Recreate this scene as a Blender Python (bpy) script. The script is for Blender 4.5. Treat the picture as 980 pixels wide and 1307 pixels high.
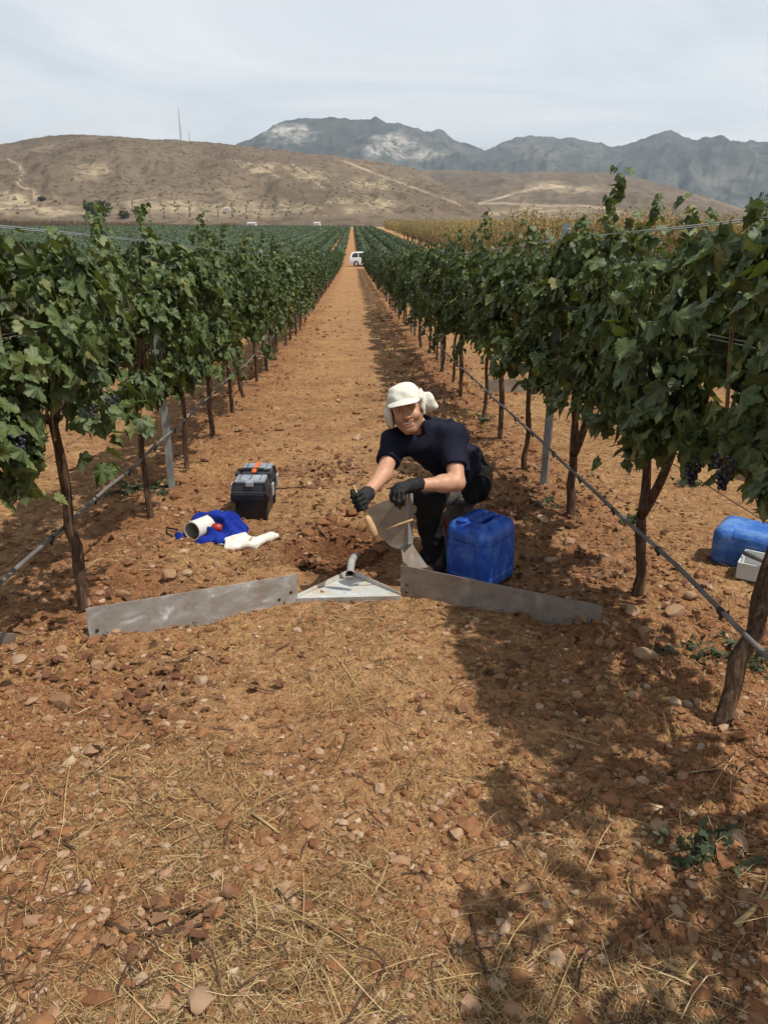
import bpy, math, random
import numpy as np
from mathutils import Matrix, Vector

for o in list(bpy.data.objects):
    bpy.data.objects.remove(o)
SC = bpy.context.scene
COL = SC.collection
RNG = np.random.default_rng(11)
random.seed(5)

# ------------------------------------------------------------------ camera
F, CX, CY, VH, VX, CAMH = 1000., 490., 653.5, 278., 449., 1.6
TH = math.atan((CY - VH) / F)
YAW = math.atan((CX - VX) / F * math.cos(TH))
FW = np.array((math.sin(YAW) * math.cos(TH), math.cos(YAW) * math.cos(TH), -math.sin(TH)))
RT = np.array((math.cos(YAW), -math.sin(YAW), 0.))
UP = np.array((math.sin(YAW) * math.sin(TH), math.cos(YAW) * math.sin(TH), math.cos(TH)))
CAM = np.array((0., 0., CAMH))
K = CAMH / 1.5                      # distances were measured for an eye height of 1.5


def ray(u, v):
    return FW + (u - CX) / F * RT - (v - CY) / F * UP


def W(u, v, d):                     # a point of the place at depth d (survey of the photo)
    return CAM + ray(u, v) * d * K


cd = bpy.data.cameras.new('camera')
cam = bpy.data.objects.new('camera', cd)
COL.objects.link(cam)
M = Matrix.Identity(4)
for i in range(3):
    M[i][0], M[i][1], M[i][2] = RT[i], UP[i], -FW[i]
M[2][3] = CAMH
cam.matrix_world = M
cd.sensor_fit = 'VERTICAL'
cd.sensor_height = 24
cd.lens = 24 * F / 1307.
cd.clip_start = .05
cd.clip_end = 60000
SC.camera = cam

# ------------------------------------------------------------------ light
SUN = np.array((.42, -.21, .88))
SUN /= np.linalg.norm(SUN)
SUN_EL, SUN_ROT = math.asin(SUN[2]), math.atan2(SUN[0], SUN[1])
sl = bpy.data.lights.new('sun', 'SUN')
sl.energy = 4.9
sl.angle = math.radians(.8)
sl.color = (1., .95, .87)
sun = bpy.data.objects.new('sun', sl)
COL.objects.link(sun)
sun.rotation_euler = Vector(-SUN).to_track_quat('-Z', 'Y').to_euler()

wd = bpy.data.worlds.new('World')
SC.world = wd
wd.use_nodes = True
nt = wd.node_tree
N, L = nt.nodes, nt.links
N.clear()
sky = N.new('ShaderNodeTexSky')
sky.sky_type = 'NISHITA'
sky.sun_disc = False
sky.sun_elevation = SUN_EL
sky.sun_rotation = SUN_ROT
sky.air_density = 1.
sky.dust_density = 2.5
sky.altitude = 900
tc = N.new('ShaderNodeTexCoord')
sp = N.new('ShaderNodeSeparateXYZ')
L.new(tc.outputs['Generated'], sp.inputs[0])
mz = N.new('ShaderNodeMath'); mz.operation = 'MAXIMUM'; mz.inputs[1].default_value = 0.
L.new(sp.outputs['Z'], mz.inputs[0])
az = N.new('ShaderNodeMath'); az.operation = 'ADD'; az.inputs[1].default_value = .09
L.new(mz.outputs[0], az.inputs[0])
dx = N.new('ShaderNodeMath'); dx.operation = 'DIVIDE'
dy = N.new('ShaderNodeMath'); dy.operation = 'DIVIDE'
L.new(sp.outputs['X'], dx.inputs[0]); L.new(az.outputs[0], dx.inputs[1])
L.new(sp.outputs['Y'], dy.inputs[0]); L.new(az.outputs[0], dy.inputs[1])
cb = N.new('ShaderNodeCombineXYZ')
L.new(dx.outputs[0], cb.inputs[0]); L.new(dy.outputs[0], cb.inputs[1])
n1 = N.new('ShaderNodeTexNoise')
n1.inputs['Scale'].default_value = .55
n1.inputs['Detail'].default_value = 7
n1.inputs['Roughness'].default_value = .58
n1.inputs['Distortion'].default_value = .8
L.new(cb.outputs[0], n1.inputs['Vector'])
mr = N.new('ShaderNodeMapRange')
mr.inputs[1].default_value = .36; mr.inputs[2].default_value = .68
mr.inputs[3].default_value = .62; mr.inputs[4].default_value = .95
L.new(n1.outputs[0], mr.inputs[0])
el = N.new('ShaderNodeMapRange')          # veil thins higher up, shaped to cut fill light from the unseen upper sky
el.inputs[1].default_value = .05; el.inputs[2].default_value = .95
el.inputs[3].default_value = 1.; el.inputs[4].default_value = .45
L.new(mz.outputs[0], el.inputs[0])
mm = N.new('ShaderNodeMath'); mm.operation = 'MULTIPLY'
L.new(mr.outputs[0], mm.inputs[0]); L.new(el.outputs[0], mm.inputs[1])
mx = N.new('ShaderNodeMix'); mx.data_type = 'RGBA'
L.new(mm.outputs[0], mx.inputs[0])
L.new(sky.outputs[0], mx.inputs[6])
mx.inputs[7].default_value = (9.9, 10.1, 10.1, 1)     # thin bright cloud veil
bg = N.new('ShaderNodeBackground')
bg.inputs[1].default_value = .1
L.new(mx.outputs[2], bg.inputs[0])
wo = N.new('ShaderNodeOutputWorld')
L.new(bg.outputs[0], wo.inputs[0])

SC.render.engine = 'CYCLES'
SC.view_settings.view_transform = 'Standard'
SC.view_settings.look = 'None'
SC.view_settings.exposure = 0.1
SC.view_settings.gamma = 1
SC.view_settings.use_curve_mapping = False
SC.cycles.use_denoising = True
SC.cycles.max_bounces = 6
SC.cycles.diffuse_bounces = 3
SC.cycles.glossy_bounces = 2
SC.cycles.transmission_bounces = 3
SC.cycles.volume_bounces = 0
SC.cycles.transparent_max_bounces = 4


# ------------------------------------------------------------------ helpers
def link(o, parent=None):
    COL.objects.link(o)
    if parent is not None:
        o.parent = parent
    return o


def tag(o, label=None, cat=None, group=None, kind=None):
    if label: o['label'] = label
    if cat: o['category'] = cat
    if group: o['group'] = group
    if kind: o['kind'] = kind
    return o


def thing(name, label, cat, loc=(0, 0, 0), rz=0., group=None):
    o = bpy.data.objects.new(name, None)
    o.empty_display_size = .1
    o.location = loc
    o.rotation_euler = (0, 0, rz)
    link(o)
    return tag(o, label, cat, group)


def mesh(name, V, Fc, mat=None, smooth=True, attr=None):
    """V (n,3); Fc an (m,k) array or list of such arrays."""
    me = bpy.data.meshes.new(name)
    V = np.ascontiguousarray(V, dtype=np.float32)
    Fl = [np.asarray(f, dtype=np.int32) for f in (Fc if isinstance(Fc, (list, tuple)) else [Fc]) if len(f)]
    lt = np.concatenate([np.full(len(f), f.shape[1], np.int32) for f in Fl])
    li = np.concatenate([f.ravel() for f in Fl])
    ls = np.concatenate([[0], np.cumsum(lt)[:-1]]).astype(np.int32)
    me.vertices.add(len(V)); me.vertices.foreach_set('co', V.ravel())
    me.loops.add(len(li)); me.loops.foreach_set('vertex_index', li)
    me.polygons.add(len(lt))
    me.polygons.foreach_set('loop_start', ls)
    me.polygons.foreach_set('loop_total', lt)
    me.polygons.foreach_set('use_smooth', np.full(len(lt), bool(smooth)))
    me.update(calc_edges=True)
    if attr:
        for k, a in attr.items():
            a = np.asarray(a, np.float32)
            at = me.attributes.new(k, 'FLOAT', 'POINT')
            at.data.foreach_set('value', a)
    if mat: me.materials.append(mat)
    return me


def obj(name, me, parent=None, loc=None, kind=None):
    o = bpy.data.objects.new(name, me)
    if loc is not None: o.location = loc
    link(o, parent)
    if kind: o['kind'] = kind
    return o


class MB:
    """collects quads and triangles of one mesh"""
    def __init__(s): s.v = []; s.q = []; s.t = []; s.n = 0

    def add(s, V, q=None, t=None):
        V = np.asarray(V, float)
        if q is not None and len(q): s.q.append(np.asarray(q, int) + s.n)
        if t is not None and len(t): s.t.append(np.asarray(t, int) + s.n)
        s.v.append(V); s.n += len(V)
        return s

    def tube(s, pts, r, seg=8, cap=True):
        pts = np.asarray(pts, float); n = len(pts)
        r = np.full(n, r, float) if np.isscalar(r) else np.asarray(r, float)
        T = np.gradient(pts, axis=0); T /= np.linalg.norm(T, axis=1)[:, None] + 1e-12
        a = np.array((1., 0, 0)) if abs(T[0][0]) < .8 else np.array((0, 1., 0))
        u = np.cross(T, a); u /= np.linalg.norm(u, axis=1)[:, None]
        w = np.cross(T, u)
        an = np.linspace(0, 2 * np.pi, seg, endpoint=False)
        R = pts[:, None] + r[:, None, None] * (u[:, None] * np.cos(an)[None, :, None] + w[:, None] * np.sin(an)[None, :, None])
        V = R.reshape(-1, 3)
        i, j = np.meshgrid(np.arange(n - 1), np.arange(seg), indexing='ij')
        j2 = (j + 1) % seg
        q = np.stack([i * seg + j, i * seg + j2, (i + 1) * seg + j2, (i + 1) * seg + j], -1).reshape(-1, 4)
        t = []
        if cap:
            V = np.vstack([V, pts[0], pts[-1]])
            for k in range(seg):
                t.append((n * seg, (k + 1) % seg, k))
                t.append((n * seg + 1, (n - 1) * seg + k, (n - 1) * seg + (k + 1) % seg))
        return s.add(V, q, t)

    def box(s, c, size, R=None, bev=0.):
        hx, hy, hz = [a / 2 for a in size]
        if bev <= 0:
            V = np.array([(x, y, z) for x in (-hx, hx) for y in (-hy, hy) for z in (-hz, hz)], float)
            q = [(0, 1, 3, 2), (4, 6, 7, 5), (0, 4, 5, 1), (2, 3, 7, 6), (0, 2, 6, 4), (1, 5, 7, 3)]
            t = None
        else:
            b = bev
            V = []; ix = {}
            for sx in (-1, 1):
                for sy in (-1, 1):
                    for sz in (-1, 1):
                        for ax in range(3):
                            p = [sx * (hx - b), sy * (hy - b), sz * (hz - b)]
                            p[ax] = (sx, sy, sz)[ax] * (hx, hy, hz)[ax]
                            ix[(sx, sy, sz, ax)] = len(V); V.append(p)
            q = []; t = []
            for ax in range(3):
                o1, o2 = (ax + 1) % 3, (ax + 2) % 3
                for sg in (-1, 1):
                    f = []
                    for a, c2 in ((-1, -1), (1, -1), (1, 1), (-1, 1)):
                        k = [0, 0, 0]; k[ax] = sg; k[o1] = a; k[o2] = c2
                        f.append(ix[(*k, ax)])
                    q.append(f if sg > 0 else f[::-1])
                for a in (-1, 1):
                    for c2 in (-1, 1):
                        k = [0, 0, 0]; k[o1] = a; k[o2] = c2
                        k0 = list(k); k0[ax] = -1; k1 = list(k); k1[ax] = 1
                        f = [ix[(*k0, o1)], ix[(*k1, o1)], ix[(*k1, o2)], ix[(*k0, o2)]]
                        q.append(f if a * c2 > 0 else f[::-1])
            for sx in (-1, 1):
                for sy in (-1, 1):
                    for sz in (-1, 1):
                        f = [ix[(sx, sy, sz, a)] for a in range(3)]
                        t.append(f if sx * sy * sz > 0 else f[::-1])
            V = np.array(V, float)
        if R is not None: V = V @ np.asarray(R).T
        return s.add(V + np.asarray(c, float), q, t)

    def prism(s, poly, n, th):
        """a flat polygon (k,3) given thickness th along n"""
        P = np.asarray(poly, float); k = len(P); n = np.asarray(n, float); n = n / np.linalg.norm(n)
        V = np.vstack([P - n * th / 2, P + n * th / 2])
        c = [V[:k].mean(0), V[k:].mean(0)]
        V = np.vstack([V, c])
        q = [(i, (i + 1) % k, (i + 1) % k + k, i + k) for i in range(k)]
        t = [((i + 1) % k, i, 2 * k) for i in range(k)] + [(i + k, (i + 1) % k + k, 2 * k + 1) for i in range(k)]
        return s.add(V, q, t)

    def build(s, name, mat, parent=None, smooth=True, loc=None, kind=None, attr=None):
        V = np.vstack(s.v)
        fs = []
        if s.q: fs.append(np.vstack(s.q))
        if s.t: fs.append(np.vstack(s.t))
        return obj(name, mesh(name, V, fs, mat, smooth, attr), parent, loc, kind)


def sharp(o, deg=35):
    """flat look across hard edges while curved parts stay smooth"""
    me = o.data
    me.set_sharp_from_angle(angle=math.radians(deg))
    return o


def recalc(o):
    import bmesh
    b = bmesh.new(); b.from_mesh(o.data)
    bmesh.ops.recalc_face_normals(b, faces=b.faces)
    b.to_mesh(o.data); b.free()
    return o


def rotz(a):
    c, s = math.cos(a), math.sin(a)
    return np.array(((c, -s, 0), (s, c, 0), (0, 0, 1.)))


def rotm(ax, a):
    return np.array(Matrix.Rotation(a, 3, Vector(ax)))


# ---- value noise
def _h(ix, iy, sd):
    n = (ix.astype(np.int64) * 374761393 + iy.astype(np.int64) * 668265263 + sd * 974634777) & 0xffffffff
    n = ((n ^ (n >> 13)) * 1274126177) & 0xffffffff
    n = ((n ^ (n >> 16)) * 2246822519) & 0xffffffff
    return ((n ^ (n >> 15)) & 0xffffff) / float(0xffffff)


def vnoise(x, y, sd=0):
    x, y = np.broadcast_arrays(np.asarray(x, float), np.asarray(y, float))
    ix, iy = np.floor(x), np.floor(y)
    fx, fy = x - ix, y - iy
    fx = fx * fx * (3 - 2 * fx); fy = fy * fy * (3 - 2 * fy)
    a, b = _h(ix, iy, sd), _h(ix + 1, iy, sd)
    c, d = _h(ix, iy + 1, sd), _h(ix + 1, iy + 1, sd)
    return (a + (b - a) * fx) * (1 - fy) + (c + (d - c) * fx) * fy - .5


def fbm(x, y, sd=0, o=4, g=.5):
    r = 0; a = 1
    for k in range(o):
        r = r + a * vnoise(x * 2 ** k + 17.3 * k, y * 2 ** k - 9.1 * k, sd + k); a *= g
    return r


# ---- signed distance shapes and a surface-net mesher
def grid(lo, hi, h):
    ax = [np.arange(lo[i], hi[i] + h, h) for i in range(3)]
    return ax, (ax[0][:, None, None], ax[1][None, :, None], ax[2][None, None, :])


def caps(P, a, b, ra, rb):
    a = np.asarray(a, float); b = np.asarray(b, float)
    ba = b - a; l2 = float(ba @ ba) + 1e-12
    p = [P[i] - a[i] for i in range(3)]
    h = np.clip((p[0] * ba[0] + p[1] * ba[1] + p[2] * ba[2]) / l2, 0, 1)
    return np.sqrt((p[0] - h * ba[0]) ** 2 + (p[1] - h * ba[1]) ** 2 + (p[2] - h * ba[2]) ** 2) - (ra + (rb - ra) * h)


def loc(P, c, R):
    """coordinates in a frame whose axes are the columns of R"""
    p = [P[i] - c[i] for i in range(3)]
    return tuple(p[0] * R[0][k] + p[1] * R[1][k] + p[2] * R[2][k] for k in range(3))


def ell(P, c, r, R=None):
    p = [P[i] - c[i] for i in range(3)] if R is None else loc(P, c, R)
    k0 = np.sqrt((p[0] / r[0]) ** 2 + (p[1] / r[1]) ** 2 + (p[2] / r[2]) ** 2)
    k1 = np.sqrt((p[0] / r[0] ** 2) ** 2 + (p[1] / r[1] ** 2) ** 2 + (p[2] / r[2] ** 2) ** 2) + 1e-9
    return k0 * (k0 - 1) / k1


def rbox(P, c, hs, rad, R=None):
    p = [P[i] - c[i] for i in range(3)] if R is None else loc(P, c, R)
    q = [np.abs(p[i]) - (hs[i] - rad) for i in range(3)]
    o = np.sqrt(np.maximum(q[0], 0) ** 2 + np.maximum(q[1], 0) ** 2 + np.maximum(q[2], 0) ** 2)
    return o + np.minimum(np.maximum(np.maximum(q[0], q[1]), q[2]), 0) - rad


def smin(a, b, k):
    h = np.maximum(k - np.abs(a - b), 0) / k
    return np.minimum(a, b) - h * h * k * .25


def smax(a, b, k): return -smin(-a, -b, k)


def surfnet(D, ax):
    nx, ny, nz = D.shape
    s = D < 0
    c = s[:-1, :-1, :-1].astype(np.int8)
    tot = np.zeros_like(c)
    offs = [(i, j, k) for i in (0, 1) for j in (0, 1) for k in (0, 1)]
    for i, j, k in offs:
        tot += s[i:nx - 1 + i, j:ny - 1 + j, k:nz - 1 + k]
    I = np.argwhere((tot > 0) & (tot < 8))
    idm = np.full((nx - 1, ny - 1, nz - 1), -1, np.int64)
    idm[I[:, 0], I[:, 1], I[:, 2]] = np.arange(len(I))
    S = np.zeros((len(I), 3)); C = np.zeros(len(I))
    for a in offs:
        for d in range(3):
            if a[d]: continue
            b = list(a); b[d] = 1
            A = D[I[:, 0] + a[0], I[:, 1] + a[1], I[:, 2] + a[2]]
            B = D[I[:, 0] + b[0], I[:, 1] + b[1], I[:, 2] + b[2]]
            m = (A < 0) != (B < 0)
            t = np.where(m, A / np.where(m, A - B, 1), 0)
            p = np.array(a, float)[None].repeat(len(I), 0); p[:, d] += t
            S[m] += p[m]; C[m] += 1
    P = S / C[:, None]
    V = np.empty_like(P)
    for d in range(3):
        x = ax[d]; i = I[:, d]
        V[:, d] = x[i] + P[:, d] * (x[i + 1] - x[i])
    Q = []
    for d in range(3):
        e, f = (d + 1) % 3, (d + 2) % 3
        sl0 = [slice(None)] * 3; sl1 = [slice(None)] * 3
        sl0[d] = slice(0, -1); sl1[d] = slice(1, None)
        A, B = s[tuple(sl0)], s[tuple(sl1)]
        E = np.argwhere(A != B)
        dims = [nx, ny, nz]
        E = E[(E[:, e] > 0) & (E[:, f] > 0) & (E[:, e] < dims[e] - 1) & (E[:, f] < dims[f] - 1)]
        def cid(de, df):
            q = E.copy(); q[:, e] += de; q[:, f] += df
            return idm[q[:, 0], q[:, 1], q[:, 2]]
        q = np.stack([cid(-1, -1), cid(0, -1), cid(0, 0), cid(-1, 0)], -1)
        fl = B[E[:, 0], E[:, 1], E[:, 2]]
        q[fl] = q[fl][:, ::-1]
        Q.append(q)
    return V, np.vstack(Q)


def sdf_obj(name, D, ax, mat, parent=None, attr=None, off=None):
    V, Q = surfnet(np.ascontiguousarray(D), ax)
    a = attr(V) if attr else None
    if off is not None: V = V - np.asarray(off)
    return obj(name, mesh(name, V, Q, mat, True, a), parent)


# ------------------------------------------------------------------ materials
def mat(name, rough=.8, spec=.3, metal=0.):
    m = bpy.data.materials.new(name); m.use_nodes = True
    b = m.node_tree.nodes['Principled BSDF']
    b.inputs['Roughness'].default_value = rough
    b.inputs['Specular IOR Level'].default_value = spec
    b.inputs['Metallic'].default_value = metal
    return m, m.node_tree, b


def coords(nt, kind='Object'):
    return nt.nodes.new('ShaderNodeTexCoord').outputs[kind]


def noise(nt, vec, scale, detail=4, rough=.55, dist=0.):
    n = nt.nodes.new('ShaderNodeTexNoise')
    n.inputs['Scale'].default_value = scale
    n.inputs['Detail'].default_value = detail
    n.inputs['Roughness'].default_value = rough
    n.inputs['Distortion'].default_value = dist
    nt.links.new(vec, n.inputs['Vector'])
    return n.outputs['Fac']


def ramp(nt, fac, stops):
    r = nt.nodes.new('ShaderNodeValToRGB')
    e = r.color_ramp.elements
    while len(e) < len(stops): e.new(.5)
    for i, (p, c) in enumerate(stops):
        e[i].position = p
        e[i].color = (*c, 1) if not np.isscalar(c) else (c, c, c, 1)
    nt.links.new(fac, r.inputs[0])
    return r.outputs[0]


def mix(nt, fac, a, b, mode='MIX'):
    n = nt.nodes.new('ShaderNodeMix'); n.data_type = 'RGBA'; n.blend_type = mode
    for s, v in ((n.inputs[0], fac), (n.inputs[6], a), (n.inputs[7], b)):
        if isinstance(v, (int, float)): s.default_value = v
        elif isinstance(v, tuple): s.default_value = (*v, 1)
        else: nt.links.new(v, s)
    return n.outputs[2]


def math_(nt, op, a, b=None):
    n = nt.nodes.new('ShaderNodeMath'); n.operation = op
    for s, v in zip(n.inputs, (a, b)):
        if v is None: continue
        if isinstance(v, (int, float)): s.default_value = v
        else: nt.links.new(v, s)
    return n.outputs[0]


def bump(nt, b, h, strength, dist):
    n = nt.nodes.new('ShaderNodeBump')
    n.inputs['Strength'].default_value = strength
    n.inputs['Distance'].default_value = dist
    nt.links.new(h, n.inputs['Height'])
    nt.links.new(n.outputs[0], b.inputs['Normal'])


def attr_(nt, name):
    n = nt.nodes.new('ShaderNodeAttribute'); n.attribute_name = name
    return n.outputs['Fac']


def scaled(nt, vec, s):
    n = nt.nodes.new('ShaderNodeMapping')
    n.inputs['Scale'].default_value = s
    nt.links.new(vec, n.inputs['Vector'])
    return n.outputs[0]


def simple(name, stops, scale, rough=.8, spec=.3, metal=0., bstr=.0, bscale=40., bdist=.01, stretch=None, rnd=0.):
    m, t, b = mat(name, rough, spec, metal)
    c = coords(t)
    if stretch: c = scaled(t, c, stretch)
    f = noise(t, c, scale, 5)
    col = ramp(t, f, stops)
    if rnd:
        oi = t.nodes.new('ShaderNodeObjectInfo').outputs['Random']
        hv = t.nodes.new('ShaderNodeHueSaturation')
        t.links.new(math_(t, 'ADD', math_(t, 'MULTIPLY', oi, rnd * 2), 1 - rnd), hv.inputs['Value'])
        t.links.new(col, hv.inputs['Color'])
        col = hv.outputs[0]
    t.links.new(col, b.inputs['Base Color'])
    if bstr: bump(t, b, noise(t, c, bscale, 4), bstr, bdist)
    return m


def leaf_mat(name, stops, back, trans=.3, rough=.45, spec=.45, tcol=(.16, .24, .03)):
    m, t, b = mat(name, rough, spec)
    v = attr_(t, 'var')
    oi = t.nodes.new('ShaderNodeObjectInfo').outputs['Random']
    f = math_(t, 'FRACT', math_(t, 'ADD', v, oi))
    c0 = ramp(t, f, stops)
    ge = t.nodes.new('ShaderNodeNewGeometry')
    col = mix(t, ge.outputs['Backfacing'], c0, back)
    nz = noise(t, coords(t), 60, 3)
    col = mix(t, math_(t, 'MULTIPLY', nz, .35), col, mix(t, .5, col, (0.02, .03, .01)))
    vn_ = math_(t, 'POWER', attr_(t, 'vein'), 5.)
    col = mix(t, math_(t, 'MULTIPLY', vn_, .42), col, (.17, .21, .085))
    t.links.new(col, b.inputs['Base Color'])
    tr = t.nodes.new('ShaderNodeBsdfTranslucent')
    tr.inputs[0].default_value = (*tcol, 1)
    ms = t.nodes.new('ShaderNodeMixShader')
    ms.inputs[0].default_value = trans
    out = t.nodes['Material Output']
    t.links.new(b.outputs[0], ms.inputs[1]); t.links.new(tr.outputs[0], ms.inputs[2])
    t.links.new(ms.outputs[0], out.inputs[0])
    return m

# ------------------------------------------------------------------ the ground
ROWX, ROWD, VINEY0, VINED = 1.35, 2.7, 2.25, 1.24
HOLE = np.array((-.14, 4.14))


_gy = np.concatenate([[-60.], np.arange(0, 130, .5), [20000.]])
_gs = np.interp(_gy, [-60, 12, 30, 88, 108], [.0545, .0545, .036, .036, 0.])
_gz = np.concatenate([[0.], -np.cumsum(np.diff(_gy) * (_gs[1:] + _gs[:-1]) / 2)])
_gz = _gz - np.interp(0, _gy, _gz)


def g0(y): return np.interp(np.asarray(y, float), _gy, _gz)


def gh(x, y, fine=True):
    x, y = np.broadcast_arrays(np.asarray(x, float), np.asarray(y, float))
    z = g0(y)
    near = np.clip((60 - y) / 40, 0, 1) * np.clip((30 - np.abs(x)) / 10, 0, 1)
    rx = np.abs(((x - ROWX + ROWD / 2) % ROWD) - ROWD / 2)
    z = z + near * .045 * np.exp(-(rx / .32) ** 2)
    z = z + near * .05 * fbm(x * .9, y * .7, 3, 3)
    if fine:
        berm = .62 + 1.0 * np.exp(-((rx - .25) / .45) ** 2)
        z = z + near * berm * (.026 * fbm(x * 5.5, y * 5.5, 9, 3) + .026 * np.maximum(vnoise(x * 15, y * 15, 4) - .1, 0) + .009 * vnoise(x * 33, y * 33, 5))
    d = np.hypot((x - HOLE[0]) / .23, (y - HOLE[1]) / .19) + .25 * vnoise(x * 9, y * 9, 8)
    z = z - .19 * np.clip(1.25 - d, 0, 1) ** .6
    for hx, hy, sx, sy, a in ((-.15, 4.48, .26, .13, .05), (.13, 4.30, .12, .12, .03), (-.48, 4.22, .12, .2, .03), (1.0, 4.3, .35, .6, .05), (-.95, 3.95, .35, .3, .03)):
        z = z + a * np.exp(-((x - hx) / sx) ** 2 - ((y - hy) / sy) ** 2) * (1 + .9 * vnoise(x * 14, y * 14, 6))
    return z


def G(u, v, dz=0.):                # where the sight line of a survey point meets the ground
    r = ray(u, v); lo, hi = .2, 4000.
    for _ in range(60):
        m = (lo + hi) / 2
        p = CAM + r * m
        if p[2] > g0(p[1]) + dz: lo = m
        else: hi = m
    p = CAM + r * m
    return np.array((p[0], p[1], float(gh(p[0], p[1], False))))


def graded(core, step, far, grow):
    a = list(np.arange(0, core, step)); s = step
    while a[-1] < far:
        s *= grow; a.append(a[-1] + s)
    return np.array(a)


half = graded(2.3, .018, 9000, 1.055)
XS = np.concatenate([-half[::-1][:-1], half])
ys = [-40., -25, -14, -8, -5, -3, -2, -1.3, -.7, -.2, .2, .5, .7]
while ys[-1] < 42: ys.append(ys[-1] + .0085 + .0085 * max(ys[-1] - .7, 0))
st = .45
while ys[-1] < 12000:
    st *= 1.07; ys.append(ys[-1] + st)
YS = np.array(ys)
gx, gy = np.meshgrid(XS, YS, indexing='ij')
gz = gh(gx, gy)
nx_, ny_ = gx.shape
ii, jj = np.meshgrid(np.arange(nx_ - 1), np.arange(ny_ - 1), indexing='ij')
gq = np.stack([ii * ny_ + jj, (ii + 1) * ny_ + jj, (ii + 1) * ny_ + jj + 1, ii * ny_ + jj + 1], -1).reshape(-1, 4)

m_ground, t, b = mat('soil', .95, .12)
c = coords(t)
sxyz = t.nodes.new('ShaderNodeSeparateXYZ'); t.links.new(c, sxyz.inputs[0])
big = noise(t, c, .55, 4, .6)
mid = noise(t, c, 3.4, 5, .65, .4)
fin = noise(t, c, 26, 6, .7)
soil = ramp(t, mid, [(.28, (.128, .056, .026)), (.45, (.205, .098, .046)), (.60, (.295, .157, .075)), (.76, (.385, .23, .122))])
soil = mix(t, math_(t, 'MULTIPLY', big, .75), soil, (.385, .222, .102))
soil = mix(t, .75, soil, ramp(t, fin, [(.25, (.45, .40, .37)), (.5, (.90, .89, .88)), (.72, (1.35, 1.33, 1.3))]), 'MULTIPLY')
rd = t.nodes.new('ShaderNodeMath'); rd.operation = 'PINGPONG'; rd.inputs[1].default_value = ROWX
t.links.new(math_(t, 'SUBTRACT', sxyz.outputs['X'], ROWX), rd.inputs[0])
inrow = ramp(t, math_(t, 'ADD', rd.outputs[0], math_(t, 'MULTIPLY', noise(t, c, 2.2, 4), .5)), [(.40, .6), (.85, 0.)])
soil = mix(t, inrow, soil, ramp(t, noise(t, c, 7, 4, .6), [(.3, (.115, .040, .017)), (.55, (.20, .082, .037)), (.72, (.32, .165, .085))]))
spk = noise(t, c, 13, 5, .75)
soil = mix(t, .85, soil, ramp(t, spk, [(.32, (.52, .46, .43)), (.45, (1.1, 1.1, 1.08)), (.62, (1.42, 1.45, 1.48))]), 'MULTIPLY')
# dry chaff pressed into the surface
sv = scaled(t, c, (1, .35, 1))
st1 = noise(t, sv, 75, 3, .6, 1.4)
st2 = noise(t, c, 1.3, 3, .6)
chf = ramp(t, math_(t, 'MULTIPLY', st1, math_(t, 'ADD', st2, .45)), [(.52, 0.), (.66, .75)])
soil = mix(t, chf, soil, (.50, .33, .13))
vo = t.nodes.new('ShaderNodeTexVoronoi'); vo.inputs['Scale'].default_value = 34; vo.inputs['Randomness'].default_value = 1
t.links.new(c, vo.inputs['Vector'])
peb = ramp(t, vo.outputs['Distance'], [(.16, 1.), (.30, 0.)])
vsel = t.nodes.new('ShaderNodeSeparateColor'); t.links.new(vo.outputs['Color'], vsel.inputs[0])
psel = math_(t, 'MULTIPLY', peb, math_(t, 'GREATER_THAN', vsel.outputs[0], .66))
soil = mix(t, math_(t, 'MULTIPLY', psel, .7), soil, mix(t, vsel.outputs[1], (.27, .135, .07), (.50, .34, .21)))
dug = t.nodes.new('ShaderNodeAttribute'); dug.attribute_name = 'dug'
soil = mix(t, math_(t, 'MULTIPLY', dug.outputs['Fac'], .8), soil, ramp(t, fin, [(.3, (.085, .030, .014)), (.7, (.20, .085, .040))]))
# the plain beyond the vineyard: dry stubble and pale fallow
far = ramp(t, math_(t, 'MULTIPLY', sxyz.outputs['Y'], 1 / 1000.), [(.44, 0.), (.50, 1.)])
pl = ramp(t, noise(t, scaled(t, c, (1, 2.5, 1)), .006, 4), [(.35, (.13, .10, .06)), (.5, (.27, .19, .10)), (.65, (.36, .28, .17))])
soil = mix(t, far, soil, pl)
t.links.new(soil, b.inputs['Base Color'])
hgt = math_(t, 'ADD', math_(t, 'ADD', math_(t, 'ADD', math_(t, 'MULTIPLY', fin, 1.), math_(t, 'MULTIPLY', spk, 1.6)), math_(t, 'MULTIPLY', psel, .55)), math_(t, 'ADD', math_(t, 'MULTIPLY', st1, .35), math_(t, 'MULTIPLY', noise(t, c, 110, 3), .4)))
bump(t, b, hgt, 1., .022)
ground = obj('ground', mesh('ground', np.stack([gx, gy, gz], -1).reshape(-1, 3), gq, m_ground, True, {'dug': np.clip(1.5 - np.hypot((gx - HOLE[0] - .05) / .36, (gy - HOLE[1] - .06) / .36) + .7 * vnoise(gx * 8, gy * 8, 12), 0, 1).ravel()}), kind='structure')

# ------------------------------------------------------------------ hills
def az_of(u):
    r = ray(u, VH); return math.atan2(r[0], r[1])


def tan_el(u, v):
    r = ray(u, v); return r[2] / math.hypot(r[0], r[1])


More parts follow.
